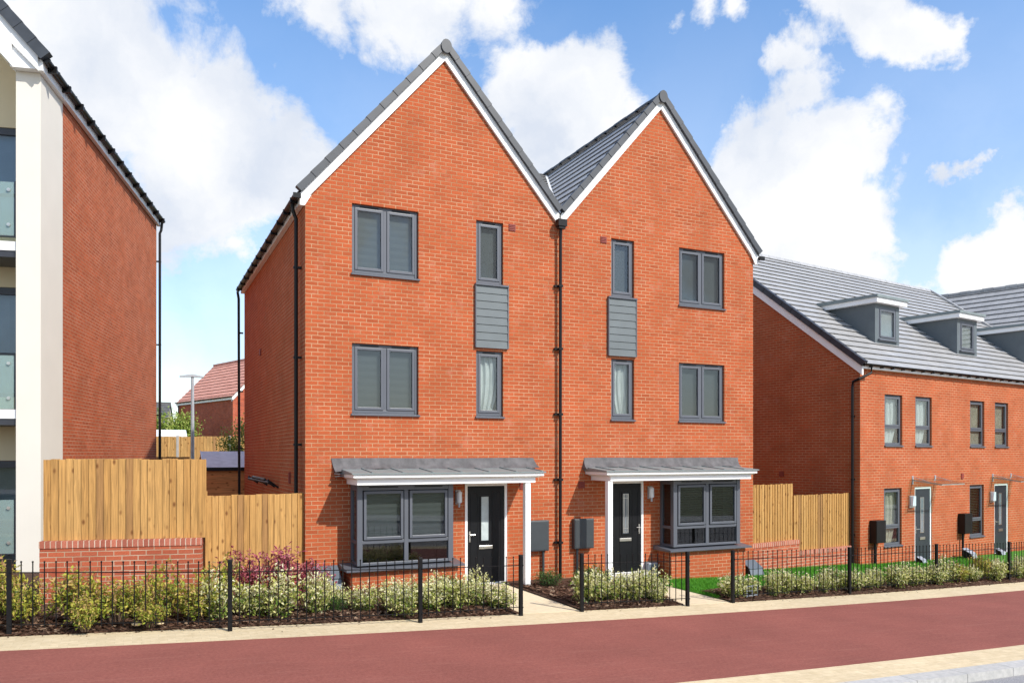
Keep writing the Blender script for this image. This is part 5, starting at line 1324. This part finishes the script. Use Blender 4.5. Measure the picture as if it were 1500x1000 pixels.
# clouds for the rest of the sky, away from the view
nb = N(nt, 'ShaderNodeTexNoise'); nb.inputs['Scale'].default_value = 2.2; nb.inputs['Detail'].default_value = 3; L(tc.outputs['Generated'], nb.inputs['Vector'])
mrb = N(nt, 'ShaderNodeMapRange'); mrb.inputs['From Min'].default_value = .42; mrb.inputs['From Max'].default_value = .7; mrb.inputs['To Max'].default_value = .9; L(nb.outputs['Fac'], mrb.inputs['Value'])
dv = N(nt, 'ShaderNodeVectorMath', operation='DOT_PRODUCT'); dv.inputs[1].default_value = (fwd.x, fwd.y, .0); L(tc.outputs['Generated'], dv.inputs[0])
mrv = N(nt, 'ShaderNodeMapRange'); mrv.inputs['From Min'].default_value = .55; mrv.inputs['From Max'].default_value = .35; L(dv.outputs['Value'], mrv.inputs['Value'])
mb_ = N(nt, 'ShaderNodeMath', operation='MULTIPLY'); L(mrb.outputs[0], mb_.inputs[0]); L(mrv.outputs[0], mb_.inputs[1])
mx2 = N(nt, 'ShaderNodeMath', operation='MAXIMUM'); L(last, mx2.inputs[0]); L(mb_.outputs[0], mx2.inputs[1])
n2 = N(nt, 'ShaderNodeTexNoise'); n2.inputs['Scale'].default_value = 8; n2.inputs['Detail'].default_value = 12; n2.inputs['Roughness'].default_value = .66; n2.inputs['Distortion'].default_value = .3; L(tc.outputs['Generated'], n2.inputs['Vector'])
ma = N(nt, 'ShaderNodeMath', operation='MULTIPLY_ADD'); ma.inputs[1].default_value = 1.25; ma.inputs[2].default_value = -.625; L(n2.outputs['Fac'], ma.inputs[0])
sm = N(nt, 'ShaderNodeMath', operation='ADD'); L(mx2.outputs[0], sm.inputs[0]); L(ma.outputs[0], sm.inputs[1])
cf = N(nt, 'ShaderNodeMapRange', interpolation_type='SMOOTHSTEP'); cf.inputs['From Min'].default_value = .27; cf.inputs['From Max'].default_value = .60; L(sm.outputs[0], cf.inputs['Value'])
# thin veil low down near the horizon
sz = N(nt, 'ShaderNodeSeparateXYZ'); L(tc.outputs['Generated'], sz.inputs[0])
hz = N(nt, 'ShaderNodeMapRange'); hz.inputs['From Min'].default_value = .0; hz.inputs['From Max'].default_value = .5; hz.inputs['To Min'].default_value = .66; hz.inputs['To Max'].default_value = .05; L(sz.outputs['Z'], hz.inputs['Value'])
mf = N(nt, 'ShaderNodeMath', operation='MAXIMUM'); L(cf.outputs[0], mf.inputs[0]); L(hz.outputs[0], mf.inputs[1])
# cloud colour: white tops, slightly grey-blue inside
n3 = N(nt, 'ShaderNodeTexNoise'); n3.inputs['Scale'].default_value = 6; n3.inputs['Detail'].default_value = 6; L(wd.outputs[0], n3.inputs['Vector'])
cc = N(nt, 'ShaderNodeValToRGB'); e = cc.color_ramp.elements; e[0].position = .34; e[0].color = (.70, .76, .87, 1); e[1].position = .57; e[1].color = (.97, .98, 1.0, 1); L(n3.outputs['Fac'], cc.inputs['Fac'])
L(cc.outputs[0], bg2.inputs['Color']); bg2.inputs['Strength'].default_value = .84
L(mf.outputs[0], ms.inputs[0]); L(bg.outputs[0], ms.inputs[1]); L(bg2.outputs[0], ms.inputs[2]); L(ms.outputs[0], out.inputs['Surface'])

sun = bpy.data.lights.new('sun', 'SUN'); sun.energy = 4.15; sun.angle = R(1.0); sun.color = (1, .95, .87)
so = bpy.data.objects.new('sun', sun); COL.objects.link(so); so.rotation_euler = sd.to_track_quat('Z', 'Y').to_euler(); so.location = (10, -20, 30)

# ------------------------------------------------------------------ camera
cam = bpy.data.cameras.new('camera'); cam.sensor_width = 36; cam.lens = 1170/1500*36; cam.shift_y = (666-500)/1500; cam.clip_end = 3000; cam.clip_start = .1
co = bpy.data.objects.new('camera', cam); COL.objects.link(co); co.location = CAMP; co.rotation_euler = (R(90), 0, -cam_yaw)
scene.camera = co
scene.view_settings.view_transform = 'Standard'; scene.view_settings.look = 'None'; scene.view_settings.exposure = .32; scene.view_settings.gamma = 1
scene.render.resolution_x = 1024; scene.render.resolution_y = 682
